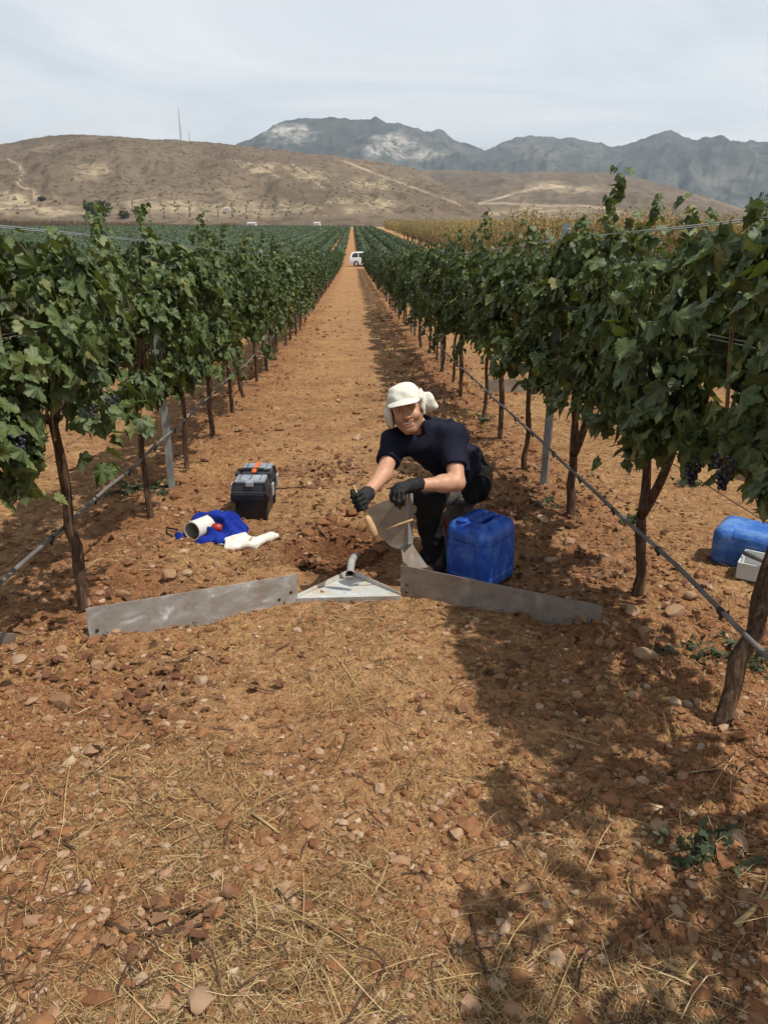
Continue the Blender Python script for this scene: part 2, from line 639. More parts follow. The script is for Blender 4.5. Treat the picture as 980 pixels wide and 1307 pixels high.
def hill(name, sil, db, dc, mt, amp, nsc, seed, tracks=(), shape=1.25, rows=130, ustep=3., back=.6, ridge=0., spur=0., spamp=0., pale=()):
    sil = sorted(sil)
    us = np.array([s[0] for s in sil], float)
    u = np.concatenate([np.arange(-1500, -60, 24), np.arange(-60, 1040, ustep), np.arange(1040, 2600, 24)])
    az = np.array([az_of(a) for a in u])
    te = np.array([tan_el(a, np.interp(a, us, [s[1] for s in sil])) for a in u])
    te = np.maximum(te, -.004)
    tt = np.concatenate([np.linspace(0, 1, rows), 1 + np.linspace(.04, back, 14)])
    A, T = np.meshgrid(az, tt, indexing='ij')
    TE = np.repeat(te[:, None], len(tt), 1)
    dcn = dc * (1 + .10 * np.sin(A * 7 + seed))
    D = db + (dcn - db) * T
    X, Y = D * np.sin(A), D * np.cos(A)
    zc = CAMH + dcn * TE
    z0 = -6.
    S = np.where(T <= 1, np.clip(T, 0, 1) ** shape, np.maximum(1 - (T - 1) ** 1.3 * 1.6, 0))
    n = fbm(X * nsc, Y * nsc, seed, 5, .55)
    if ridge: n = n - ridge * np.abs(fbm(X * nsc * 1.1 + 5, Y * nsc * .45, seed + 20, 4, .55))
    hgt = np.clip(zc - z0, 0, None)
    if spur:
        sp_ = np.abs(vnoise(A * spur + .9 * vnoise(A * spur * 1.5, T * 4, seed + 8), T * 2.2, seed + 7)) + .6 * np.abs(vnoise(A * spur * 2.3 + T * 1.5, T * 6, seed + 9)) + .4 * np.abs(vnoise(A * spur * 5 - T * 3, T * 13, seed + 10))
        spz = (.36 - sp_) * spamp * 4 * np.clip(T, 0, 1) * (1 - np.clip(T, 0, 1)) ** 1.15
    else: spz = 0.
    env = np.where(T <= 1, 4 * np.clip(T, 0, 1) * (1 - .86 * np.clip(T, 0, 1)) / 1.2, .5)
    Z = z0 + hgt * S + amp * n * env * np.clip(hgt / (hgt.max() * .5), .1, 1) + spz * np.clip(hgt / (hgt.max() * .5), .1, 1) + amp * .06 * fbm(A * 260, T * 9, seed + 5, 2) * np.clip(T * 3, 0, 1)
    V = np.stack([X, Y, Z], -1)
    d = V - CAM
    zz = d @ FW
    pu = CX + F * (d @ RT) / zz; pv = CY - F * (d @ UP) / zz
    tk = np.zeros(pu.shape)
    for pts, wd_ in tracks:
        for (a, b_) in zip(pts[:-1], pts[1:]):
            a = np.array(a, float); b_ = np.array(b_, float); ab = b_ - a
            h = np.clip(((pu - a[0]) * ab[0] + (pv - a[1]) * ab[1]) / (ab @ ab), 0, 1)
            q = np.hypot(pu - a[0] - h * ab[0], (pv - a[1] - h * ab[1]) * 1.6)
            tk = np.maximum(tk, np.clip(1.5 - q / wd_, 0, 1))
    pa = np.zeros(pu.shape)
    for (cu, cv, ru, rv) in pale:
        q = np.hypot((pu - cu) / ru, (pv - cv) / rv) + .9 * fbm(pu * .09, pv * .16, seed + 3, 3)
        pa = np.maximum(pa, np.clip(1.35 - q, 0, 1))
    na, ntt = A.shape
    i, j = np.meshgrid(np.arange(na - 1), np.arange(ntt - 1), indexing='ij')
    q = np.stack([i * ntt + j, (i + 1) * ntt + j, (i + 1) * ntt + j + 1, i * ntt + j + 1], -1).reshape(-1, 4)
    o = obj(name, mesh(name, V.reshape(-1, 3), q, mt, True, {'track': tk.ravel(), 'pale': pa.ravel()}), kind='structure')
    return o, V[:, :rows], pu[:, :rows], pv[:, :rows]


def hill_mat(name, stops, sc_, trackc, palec, spot=None, spsc=.12, bd=3.):
    m, t, b = mat(name, .95, .05)
    c = coords(t)
    a = noise(t, scaled(t, c, (1, .55, 1.6)), sc_, 6, .62, .6)
    f2 = noise(t, c, spsc, 4, .6)
    col = ramp(t, a, stops)
    if spot: col = mix(t, ramp(t, f2, [(.50, 0.), (.60, .85)]), col, spot)
    col = mix(t, math_(t, 'MULTIPLY', attr_(t, 'pale'), ramp(t, noise(t, scaled(t, c, (1, 1, 2)), sc_ * 7, 6, .75), [(.40, .0), (.58, .9)])), col, palec)
    col = mix(t, math_(t, 'MULTIPLY', attr_(t, 'track'), ramp(t, noise(t, c, sc_ * 3, 4), [(.35, .25), (.6, .8)])), col, trackc)
    t.links.new(col, b.inputs['Base Color'])
    bump(t, b, math_(t, 'ADD', a, math_(t, 'MULTIPLY', f2, .4)), .8, bd)
    return m


m_hill = hill_mat('hill_scrub', [(.30, (.082, .059, .041)), (.48, (.130, .097, .066)), (.62, (.155, .117, .080)), (.76, (.225, .175, .112))], .008, (.40, .31, .21), (.33, .265, .165), (.085, .060, .042), .09, 3)
m_hill2 = hill_mat('hill_scrub_far', [(.30, (.080, .061, .043)), (.5, (.132, .103, .071)), (.64, (.162, .125, .086)), (.78, (.225, .175, .112))], .007, (.42, .33, .23), (.34, .27, .17), (.08, .058, .042), .07, 3)
m_mount = hill_mat('mountain_rock', [(.32, (.032, .040, .034)), (.48, (.060, .064, .052)), (.60, (.105, .098, .082)), (.76, (.20, .18, .15))], .0022, (.3, .27, .22), (.44, .40, .35), (.030, .040, .030), .012, 40)

hill('distant_mountains', [(-1500, 215), (-200, 200), (150, 192), (260, 184), (290, 181), (318, 174), (345, 164), (366, 155), (378, 152), (400, 153), (430, 150), (455, 152), (480, 151), (492, 161), (512, 164), (530, 168), (545, 170), (556, 166), (566, 170), (578, 176), (598, 184), (615, 188), (632, 182), (655, 175), (672, 173), (692, 172), (712, 175), (742, 181), (758, 180), (770, 184), (790, 180), (805, 173), (822, 164), (840, 160), (856, 166), (876, 171), (890, 168), (905, 162), (920, 168), (942, 166), (962, 168), (985, 165), (1100, 172), (2600, 200)],
     3300, 5200, m_mount, 150, .0011, 31, shape=1.1, rows=150, ridge=1.2, spur=19., spamp=200., ustep=2.,
     pale=((366, 168, 30, 11), (500, 186, 34, 14), (545, 198, 26, 6)))
hill('brown_hill_ridge', [(-1500, 230), (200, 228), (420, 224), (490, 220), (540, 217), (600, 217), (650, 219), (690, 217), (735, 218), (775, 221), (812, 228), (850, 238), (890, 248), (920, 258), (950, 267), (975, 274), (1010, 281), (2600, 282)],
     760, 1750, m_hill2, 18, .0032, 57, shape=1.0, ridge=.8, spur=16., spamp=26.,
     tracks=(([(600, 262), (640, 252), (668, 243), (700, 236), (720, 238), (690, 240), (660, 246)], 1.6), ([(575, 262), (640, 259), (700, 263), (745, 262), (790, 270)], 1.6), ([(770, 264), (792, 270), (786, 277)], 1.3)),
     pale=((705, 237, 28, 5), (600, 276, 80, 7), (690, 268, 50, 6), (740, 242, 30, 5)))
hA, vA, puA, pvA = hill('brown_hill', [(-1500, 262), (-500, 235), (-150, 203), (0, 187), (45, 181), (100, 173), (150, 171), (200, 174), (255, 179), (300, 184), (360, 190), (420, 196), (470, 203), (520, 212), (545, 222), (575, 238), (610, 258), (650, 272), (700, 281), (2600, 282)],
     520, 1250, m_hill, 15, .0042, 43, shape=.95, ridge=.9, spur=14., spamp=22.,
     tracks=(([(10, 203), (26, 211), (30, 222), (22, 235), (30, 240), (44, 242), (46, 255)], 1.7), ([(-40, 243), (10, 246), (40, 262), (80, 274)], 1.6), ([(0, 266), (120, 264), (200, 252)], 1.2), ([(300, 204), (330, 212), (356, 226)], 1.5), ([(374, 210), (395, 225), (412, 240)], 1.3), ([(440, 206), (480, 222), (530, 240), (590, 262)], 1.3)),
     pale=((118, 219, 26, 9), (14, 258, 40, 12), (395, 224, 22, 11), (335, 214, 30, 7), (210, 264, 60, 9), (330, 268, 90, 10), (60, 270, 60, 6), (480, 236, 40, 8), (470, 262, 50, 9)))

# plantation and scrub on the brown hill, too small to count
def blobs(name, P, r, mt, squash=.75, label=None):
    n = len(P)
    base = np.array([(1, 0, 0), (.3, .95, 0), (-.8, .6, 0), (-.8, -.6, 0), (.3, -.95, 0), (.1, .1, 1.), (.6, .4, .6), (-.6, .3, .62), (.1, -.65, .6)])
    tri = np.array([(0, 1, 6), (1, 5, 6), (1, 2, 7), (1, 7, 5), (2, 3, 7), (3, 8, 7), (7, 8, 5), (3, 4, 8), (4, 0, 8), (0, 6, 8), (6, 5, 8)])
    a = RNG.uniform(0, 6.28, n)
    ca, sa = np.cos(a), np.sin(a)
    B = base[None] * RNG.uniform(.75, 1.25, (n, len(base), 1))
    V = np.stack([B[..., 0] * ca[:, None] - B[..., 1] * sa[:, None], B[..., 0] * sa[:, None] + B[..., 1] * ca[:, None], B[..., 2] * squash], -1) * np.asarray(r)[:, None, None] + P[:, None]
    Fq = (tri[None] + (np.arange(n) * len(base))[:, None, None]).reshape(-1, 3)
    o = obj(name, mesh(name, V.reshape(-1, 3), Fq, mt, True, {'var': np.repeat(RNG.random(n), len(base))}), kind='stuff')
    return o


m_scrub = simple('scrub', [(.3, (.05, .048, .028)), (.7, (.105, .09, .055))], .2, .95, .05)
flat = vA.reshape(-1, 3); fu, fv = puA.ravel(), pvA.ravel()
ok = (fu > -40) & (fu < 700) & (fv < 272)
pick = RNG.choice(np.nonzero(ok)[0], 3800)
jit = np.c_[RNG.uniform(-3, 3, len(pick)), RNG.uniform(-3, 3, len(pick)), np.full(len(pick), -.3)]
blobs('hill_scrub', flat[pick] + jit, RNG.uniform(.5, 1.5, len(pick)), m_scrub)
# rows of small trees along the foot of the hill
sel = []
for k in range(15):
    for f in np.linspace(0, 1, 12):
        uu = 160 + k * 17 + f * (k - 7) * 1.6 + RNG.uniform(-1, 1); vv = 279 - f * 22
        i = np.argmin((fu - uu) ** 2 + ((fv - vv) * 2) ** 2); sel.append(flat[i])
blobs('hillside_orchard', np.array(sel), RNG.uniform(.6, 1.1, len(sel)), m_scrub, .9)

# ------------------------------------------------------------------ haze over the plain and the hills
mh = bpy.data.materials.new('haze'); mh.use_nodes = True
hn = mh.node_tree; hn.nodes.clear()
pv_ = hn.nodes.new('ShaderNodeVolumePrincipled')
pv_.inputs['Color'].default_value = (.74, .86, 1., 1)
pv_.inputs['Density'].default_value = .000085
pv_.inputs['Anisotropy'].default_value = .3
ho = hn.nodes.new('ShaderNodeOutputMaterial')
hn.links.new(pv_.outputs[0], ho.inputs['Volume'])
hb = MB().box((0, 6000, 340), (24000, 16000, 720), None)
hb.build('haze', mh, None, False, kind='stuff')

# ------------------------------------------------------------------ grapevines
m_leaf = leaf_mat('vine_leaf', [(.0, (.020, .036, .010)), (.25, (.032, .056, .015)), (.55, (.045, .073, .018)), (.80, (.066, .096, .024)), (.93, (.105, .125, .034)), (1., (.18, .15, .05))], (.064, .086, .044), .2, .52, .28, (.14, .17, .02))
m_leaf_far = leaf_mat('vine_leaf_far', [(.0, (.018, .033, .010)), (.35, (.030, .050, .015)), (.75, (.046, .070, .020)), (1., (.076, .096, .030))], (.055, .085, .04), .15, .6, .25, (.11, .16, .024))
m_bark, t, b = mat('vine_bark', .95, .1)
c = coords(t)
br = noise(t, scaled(t, c, (1, 1, .12)), 70, 5, .7, .6)
col = ramp(t, br, [(.3, (.028, .017, .011)), (.5, (.085, .052, .033)), (.72, (.19, .13, .085))])
t.links.new(col, b.inputs['Base Color']); bump(t, b, br, 1., .012)
m_cane = simple('green_cane', [(.3, (.10, .085, .03)), (.7, (.20, .12, .05))], 20, .7)
m_grape = simple('grape_skin', [(.3, (.008, .008, .018)), (.7, (.028, .027, .048))], 30, .42, .4)
m_steel_post, t, b = mat('galvanised_post', .45, .5, .55)
c = coords(t)
pn = noise(t, scaled(t, c, (1, 1, .3)), 22, 5, .65)
t.links.new(ramp(t, pn, [(.3, (.16, .17, .165)), (.55, (.30, .32, .31)), (.75, (.42, .43, .41))]), b.inputs['Base Color'])
m_wire = simple('steel_wire', [(.3, (.35, .36, .36)), (.7, (.55, .56, .56))], 8, .35, .5, .8)
m_hose = simple('grey_hose', [(.3, (.085, .078, .070)), (.55, (.14, .13, .12)), (.75, (.22, .19, .16))], 9, .6, .3)
m_hose_dark = simple('dripper_black', [(.3, (.015, .015, .015)), (.7, (.03, .03, .03))], 9, .5, .3)
m_stake = simple('rusty_stake', [(.3, (.05, .028, .02)), (.7, (.12, .065, .04))], 30, .9, .1)


def leaf_template(lod):
    """tip along +Y, face +Z, width about 1"""
    if lod == 0:      # five lobes with teeth
        out = [(0, 0), (.14, -.12), (.30, -.10), (.34, .02), (.47, .03), (.46, .17), (.56, .30), (.44, .36), (.47, .50), (.30, .50), (.24, .60), (.20, .74), (.10, .80), (0, .98)]
    elif lod == 1:
        out = [(0, 0), (.28, -.12), (.50, .10), (.42, .28), (.46, .48), (.22, .58), (0, .95)]
    else:
        out = [(0, -.05), (.48, .15), (.40, .5), (0, .95)]
    pts = out + [(-x, y) for x, y in out[-2:0:-1]]
    P = np.array(pts, float)
    n = len(P)
    z = -.70 * np.abs(P[:, 0]) ** 1.5 + .13 * np.sin(P[:, 1] * 5 + np.abs(P[:, 0]) * 9) - .30 * P[:, 1] ** 2
    V = np.c_[P, z]
    if lod < 2:
        V = np.vstack([V, (0, .32, .06)])
        T = np.array([(n, i, (i + 1) % n) for i in range(n)])
        T = T[:, [0, 2, 1]]
    else:
        T = np.array([(0, 3, 1), (1, 3, 2), (0, 5, 3), (5, 4, 3)])
    # face up
    e = np.cross(V[T[:, 1]] - V[T[:, 0]], V[T[:, 2]] - V[T[:, 0]])[:, 2].sum()
    if e < 0: T = T[:, ::-1]
    return V - np.array((0, .1, 0)), T


LT = [leaf_template(k) for k in range(3)]
VEIN = [np.zeros(len(q[0])) for q in LT]
for k in (0, 1):
    for i, p_ in enumerate(LT[k][0]):
        r_ = math.hypot(p_[0], p_[1] - .2)
        VEIN[k][i] = 1. if (abs(p_[0]) < .02 or (r_ > .42 and k == 0 and r_ > .46)) else 0.


def frames(nrm, tip):
    z = nrm / (np.linalg.norm(nrm, axis=1)[:, None] + 1e-9)
    y = tip - (tip * z).sum(1)[:, None] * z
    y /= np.linalg.norm(y, axis=1)[:, None] + 1e-9
    x = np.cross(y, z)
    return np.stack([x, y, z], -1)            # columns


def leaves_mesh(P, R, s, lod, rng, fold=True):
    V0, T = LT[lod]
    n = len(P)
    B = np.repeat(V0[None], n, 0)
    B[..., 2] *= rng.uniform(-.6, 1.8, n)[:, None]
    B[..., 0] *= rng.uniform(.85, 1.15, n)[:, None]
    V = np.einsum('nij,nkj->nki', R, B * np.asarray(s)[:, None, None]) + P[:, None]
    Fq = (T[None] + (np.arange(n) * len(V0))[:, None, None]).reshape(-1, 3)
    return V.reshape(-1, 3), Fq, np.repeat(rng.random(n), len(V0))


def crown_points(rng, n, dens=1., tall=1.):
    """leaf places for one vine of the hedge: x across the row, y along it, z above its foot"""
    sd = int(rng.integers(1e6))
    m = int(n * 3.4)
    y = rng.uniform(-.70, .70, m)
    z = .70 + 1.02 * rng.random(m) ** .92
    f = (z - .7) / 1.02
    w = np.interp(f, [0, .12, .35, .7, 1], [.20, .29, .33, .28, .15])
    side = np.where(rng.random(m) < .5, -1, 1)
    lump = 1 + .85 * fbm(y * 2.3, z * 2.3 + side * 7, sd, 3)
    x = side * w * lump * np.sqrt(rng.uniform(.12, 1, m))
    hole = fbm(y * 3.6, z * 3.6 + side * 3, sd + 9, 2)
    e2 = (y / .66) ** 2
    tv = rng.uniform(-.10, .12)
    top = 1.62 + tv - .30 * e2 + .36 * vnoise(y * 2.2, 0 * y, sd + 4)
    bot = .82 + .12 * e2 + .36 * vnoise(y * 2.6, 0 * y, sd + 5)
    x = x * (1.02 - .38 * e2)
    ok = (hole > -.14) & (z < top) & (z > bot)
    x, y, z = x[ok][:n], y[ok][:n], z[ok][:n]
    side = side[ok][:n]
    P = np.c_[x, y, z]
    nr = np.c_[np.where(np.abs(x) > .05, np.sign(x), side) * .9, .1 + 0 * x, .35 + .8 * np.clip(z - 1.35, 0, 1)] + rng.normal(0, .55, (len(x), 3))
    tp = np.c_[np.sign(x) * .35, rng.normal(0, .6, len(x)), -1. + 0 * x]
    s = rng.uniform(.042, .100, len(x))
    # shoots that rise over the hedge and a few that hang
    SP, SN, STp, SS, canes = [], [], [], [], []
    for k in range(int(rng.integers(6, 10))):
        up = k > 1
        y0 = rng.uniform(-.5, .5); x0 = rng.uniform(-.14, .14)
        ln = rng.uniform(.2, .38 if k < 6 else .68) * tall if up else rng.uniform(.2, .35)
        a = np.array((x0, y0, 1.42)) if up else np.array((rng.choice([-1, 1]) * .27, y0, .85))
        d = np.array((rng.normal(0, .12), rng.normal(0, .15), 1.)) if up else np.array((np.sign(a[0]) * .4, rng.normal(0, .4), -.8))
        q = np.linspace(0, 1, 6)[:, None]
        pts = a + d * ln * q + np.array((rng.normal(0, .1), rng.normal(0, .1), -.06)) * q ** 2
        canes.append(pts if up or True else pts)
        for h in np.arange(.0, 1.01, .013 / ln):
            p = a + d * ln * h
            o = rng.normal(0, 1, 3); o[2] = abs(o[2]) * .5
            o /= np.linalg.norm(o)
            SP.append(p + o * rng.uniform(.02, .10) * (1.15 - .45 * h)); SN.append(o + np.array((0, 0, .5))); STp.append(o + np.array((0, 0, -.5)))
            SS.append(rng.uniform(.048, .090) * (1.05 - .38 * h if up else 1 - .3 * h))
    P = np.vstack([P, SP]); nr = np.vstack([nr, SN]); tp = np.vstack([tp, STp]); s = np.r_[s, SS]
    return P, frames(nr, tp), s, canes


def trunk_mesh(rng, lean=(0., 0.), fork=False, r0=.036, seg=9):
    mb = MB()
    r0 = r0 * .74
    k = 11
    z = np.linspace(-.08, .92, k)
    wob = np.c_[np.cumsum(rng.normal(0, .010, k)), np.cumsum(rng.normal(0, .012, k)), np.zeros(k)]
    pts = np.c_[lean[0] * z, lean[1] * z, z] + wob
    r = r0 * (1.02 - .30 * np.linspace(0, 1, k)) * rng.uniform(.86, 1.16, k)
    r[0] *= 1.25
    mb.tube(pts, r, seg)
    if fork:
        q = np.linspace(0, 1, 7)[:, None]
        mb.tube(pts[5] + q * np.array((.03, -.20, .42)) + np.c_[np.zeros(7), -.03 * np.sin(q[:, 0] * 3), np.zeros(7)], np.linspace(r0 * .9, r0 * .6, 7), seg)
    top = pts[-1]
    for sy in (-1, 1):           # the two cordon arms
        q = np.linspace(0, 1, 8)[:, None]
        arm = top + q * np.array((0, sy * .58, .10)) + np.c_[rng.normal(0, .008, 8), np.zeros(8), .03 * np.sin(q[:, 0] * 3.1)]
        mb.tube(arm, np.linspace(r0 * .8, r0 * .5, 8), 7)
    V = np.vstack(mb.v)
    V = V + .22 * r0 * fbm(V[:, [1]][:, 0] * 40 + V[:, 0] * 55, V[:, 2] * 22, int(rng.integers(999)), 2)[:, None] * np.array((1, 1, 0))
    return mesh('trunk', V, [np.vstack(mb.q), np.vstack(mb.t)], m_bark)


def cane_mesh(canes, rng):
    mb = MB()
    for c_ in canes: mb.tube(c_[:5], np.linspace(.0045, .002, 5), 4, False)
    for k in range(8):           # older shoots inside the hedge
        y0 = rng.uniform(-.45, .45); q = np.linspace(0, 1, 6)[:, None]
        mb.tube(np.array((0, y0, .85)) + q * np.array((rng.normal(0, .06), rng.normal(0, .12), .60)), np.linspace(.006, .003, 6), 4, False)
    return mesh('cane', np.vstack(mb.v), np.vstack(mb.q), m_cane)


def foliage_mesh(P, R, s, lod, rng, mt):
    V, Fq, var = leaves_mesh(P, R, s, lod, rng)
    return mesh('foliage', V, Fq, mt, True, {'var': var, 'vein': np.tile(VEIN[lod], len(P))})


# single leaves shared by the near vines
LEAFM = []
for k in range(7):
    V, Fq, var = leaves_mesh(np.zeros((1, 3)), np.eye(3)[None], np.ones(1), 0, RNG)
    LEAFM.append(mesh('leaf', V, Fq, m_leaf, True, {'var': 0 * var, 'vein': VEIN[0]}))

g1 = []
for k in range(26):
    f = k / 26.; a = k * 2.4
    g1.append((math.cos(a) * .032 * (1 - f * .8), math.sin(a) * .032 * (1 - f * .8), -.11 * f, RNG.uniform(.0085, .011)))
mb = MB()
ico = np.array([(0, 0, 1), (.894, 0, .447), (.276, .851, .447), (-.724, .526, .447), (-.724, -.526, .447), (.276, -.851, .447), (.724, .526, -.447), (-.276, .851, -.447), (-.894, 0, -.447), (-.276, -.851, -.447), (.724, -.526, -.447), (0, 0, -1)])
icoF = np.array([(0, 1, 2), (0, 2, 3), (0, 3, 4), (0, 4, 5), (0, 5, 1), (1, 6, 2), (2, 7, 3), (3, 8, 4), (4, 9, 5), (5, 10, 1), (2, 6, 7), (3, 7, 8), (4, 8, 9), (5, 9, 10), (1, 10, 6), (6, 11, 7), (7, 11, 8), (8, 11, 9), (9, 11, 10), (10, 11, 6)])
for x, y, z, r in g1: mb.add(ico * r + np.array((x, y, z)), None, icoF)
GRAPE = mesh('grape_bunch', np.vstack(mb.v), np.vstack(mb.t), m_grape)

ORD = ['first', 'second', 'third', 'fourth', 'fifth', 'sixth', 'seventh', 'eighth', 'ninth', 'tenth', 'eleventh', 'twelfth', 'thirteenth', 'fourteenth', 'fifteenth', 'sixteenth', 'seventeenth', 'eighteenth', 'nineteenth', 'twentieth']
ROWN = {-1: 'row left of the aisle', 1: 'row right of the aisle', -2: 'second row left of the aisle', 2: 'second row right of the aisle', -3: 'third row left of the aisle', 3: 'third row right of the aisle', -4: 'fourth row left of the aisle', 4: 'fourth row right of the aisle'}


def rowx(k): return ROWX + (k - 1) * ROWD if k > 0 else -ROWX + (k + 1) * ROWD


MIDF = []
for k in range(7):
    P, R, s, cn = crown_points(np.random.default_rng(100 + k), 1150)
    MIDF.append((foliage_mesh(P, R, s, 1, np.random.default_rng(k), m_leaf), cane_mesh(cn, np.random.default_rng(k))))
FARF = []
for k in range(6):
    P, R, s, cn = crown_points(np.random.default_rng(200 + k), 520)
    FARF.append(foliage_mesh(P, R, s * 1.12, 2, np.random.default_rng(k), m_leaf_far))
TRK = [trunk_mesh(np.random.default_rng(300 + k), (random.uniform(-.06, .06), random.uniform(-.10, .10)), False, random.uniform(.026, .036)) for k in range(7)]

NEAR = {  # (row, n): photo position along the row, lean of trunk, fork, trunk radius, words
    (-1, 1): (3.34, (.0, .02), False, .036, 'grapevine with a thick straight trunk standing at the left end of the left metal barrier'),
    (-1, 2): (4.74, (-.03, .04), False, .027, 'grapevine with a thin trunk just before the first metal post of the left row'),
    (-1, 3): (6.02, (.06, .10), False, .027, 'grapevine leaning just behind the first metal post of the left row'),
    (1, 1): (2.27, (.30, .30), False, .043, 'grapevine with a thick leaning dark trunk at the right edge of the photo'),
    (1, 2): (3.42, (-.02, .03), True, .036, 'grapevine with a forked trunk right of the right metal barrier\'s far tip'),
    (1, 3): (4.65, (.0, .02), True, .040, 'grapevine with a shaggy dark trunk before the first metal post of the right row'),
    (1, 4): (5.80, (-.02, .0), False, .030, 'grapevine with a thin trunk behind the first metal post of the right row'),
}
nvine = 0


def place_vine(k, n, y, near=None, lod=1):
    global nvine
    rng = np.random.default_rng(1000 + k * 97 + n)
    x = {(-1, 1): -1.28, (-1, 2): -1.32, (-1, 3): -1.36, (1, 1): 1.29, (1, 2): 1.39, (1, 3): 1.355, (1, 4): 1.335}.get((k, n), rowx(k) + rng.normal(0, .025))
    side = ROWN[k]
    if near and near[4]:
        lab = near[4]; grp = None
    elif n <= 0:
        lab = 'grapevine %s the %s edge before the first trunk' % ('hanging into' if n == 0 else ('shading the soil from beyond' if n == -1 else 'nearest the camera, beyond'), 'left' if k < 0 else 'right'); grp = None
    elif n <= 20:
        lab = '%s grapevine from the camera in the %s' % (ORD[n - 1], side); grp = None
    else:
        lab = 'grapevine far down the %s, after the twentieth vine' % side; grp = 'grapevines far down the ' + side
    o = thing('grapevine', lab, 'grapevine', (x, y, float(gh(x, y, False)) - .01), 0., grp or 'grapevines in the ' + side)
    z = RNG.uniform(.96, 1.06)
    if near is not None:
        obj('trunk', trunk_mesh(rng, near[1], near[2], near[3], 12), o)
        P, R, s, cn = crown_points(rng, 1450, tall=1.05)
        if (k, n) == (1, 1):
            q = P[:, 2] > .84; P, R, s = P[q], R[q], s[q]
        q = P[:, 2] > .76 + .06 * rng.random(len(P)); P, R, s = P[q], R[q], s[q]
        if n < 2:
            q = P[:, 2] < 1.70 + .05 * np.sin(P[:, 1] * 9); P, R, s = P[q], R[q], s[q]
        if n == 0 and k == 1: P, R, s = P[::2], R[::2], s[::2]
        lx, ly = near[1][0] * .8, near[1][1] * .8
        P[:, 0] += lx * .6; P[:, 1] += ly * .5
        obj('cane', cane_mesh([c_ + np.array((lx * .6, ly * .5, 0)) for c_ in cn if c_[0][2] > 1 and (n > 1 or c_[-1][2] < 1.85)], rng), o, kind='stuff')
        # the leaves on the side of the aisle and the camera are picked out one by one
        vis = np.abs(P[:, 0]) * 0 + P[:, 0] * -np.sign(k) * 1. - P[:, 1] * .35 + rng.normal(0, .1, len(P))
        order = np.argsort(-vis)
        one, rest = order[:280], order[280:]
        for i in one:
            lf = obj('leaf', LEAFM[int(rng.integers(len(LEAFM)))], o)
            m4 = Matrix.Identity(4)
            for a in range(3):
                for b_ in range(3): m4[a][b_] = R[i][a, b_] * s[i]
                m4[a][3] = P[i][a]
            lf.matrix_local = m4
        fo = obj('foliage', foliage_mesh(P[rest], R[rest], s[rest], 0, rng, m_leaf), o, kind='stuff')
        for q in range(2 if n < 3 else 1):
            gb = obj('grape_bunch', GRAPE, o)
            gb.location = (-np.sign(k) * rng.uniform(.12, .24), rng.uniform(-.5, .45), rng.uniform(.86, 1.02))
            gb.rotation_euler = (0, 0, rng.uniform(0, 6)); gb.scale = [rng.uniform(.75, .95)] * 3
        if (k, n) == (1, 1):
            MB().tube([(.10, -.10, -.05), (.16, .02, .5), (.22, .1, 1.0)], .008, 6).build('stake', m_stake, o)
    else:
        if lod == 1:
            fm, cm = MIDF[int(rng.integers(len(MIDF)))]
            kids = [obj('foliage', fm, o, kind='stuff'), obj('cane', cm, o, kind='stuff')]
        else:
            kids = [obj('foliage', FARF[int(rng.integers(len(FARF)))], o, kind='stuff')]
        flip = rng.random() < .5
        for c_ in kids:
            c_.rotation_euler = (0, 0, math.pi if flip else 0)
            c_.scale = (rng.uniform(.9, 1.12), rng.uniform(.96, 1.05), rng.uniform(.93, 1.05))
        tr = obj('trunk', TRK[int(rng.integers(len(TRK)))], o)
        tr.rotation_euler = (0, 0, rng.choice([0, math.pi])); tr.scale = (1, 1, 1)
    nvine += 1
    return o


for k in (-1, 1):
    y = {-1: 3.39, 1: 2.27}[k]
    place_vine(k, 0, y - 1.2, (0, (0, 0), False, .036, ''))
    n = 1
    while True:
        nr = NEAR.get((k, n))
        if nr: y = nr[0]
        if y > 89: break
        place_vine(k, n, y, nr, 1 if y < 26 else 2)
        y += VINED; n += 1
for k, y1 in ((-2, 48), (2, 52), (-3, 40), (3, 46), (-4, 36), (4, 40)):
    y = {-2: 4.2, -3: 8., -4: 12., 2: 4.4, 3: 7.2, 4: 9.6}[k]; n = 1
    while y < y1:
        place_vine(k, n, y, None, 1 if y < 15 else 2); y += VINED; n += 1

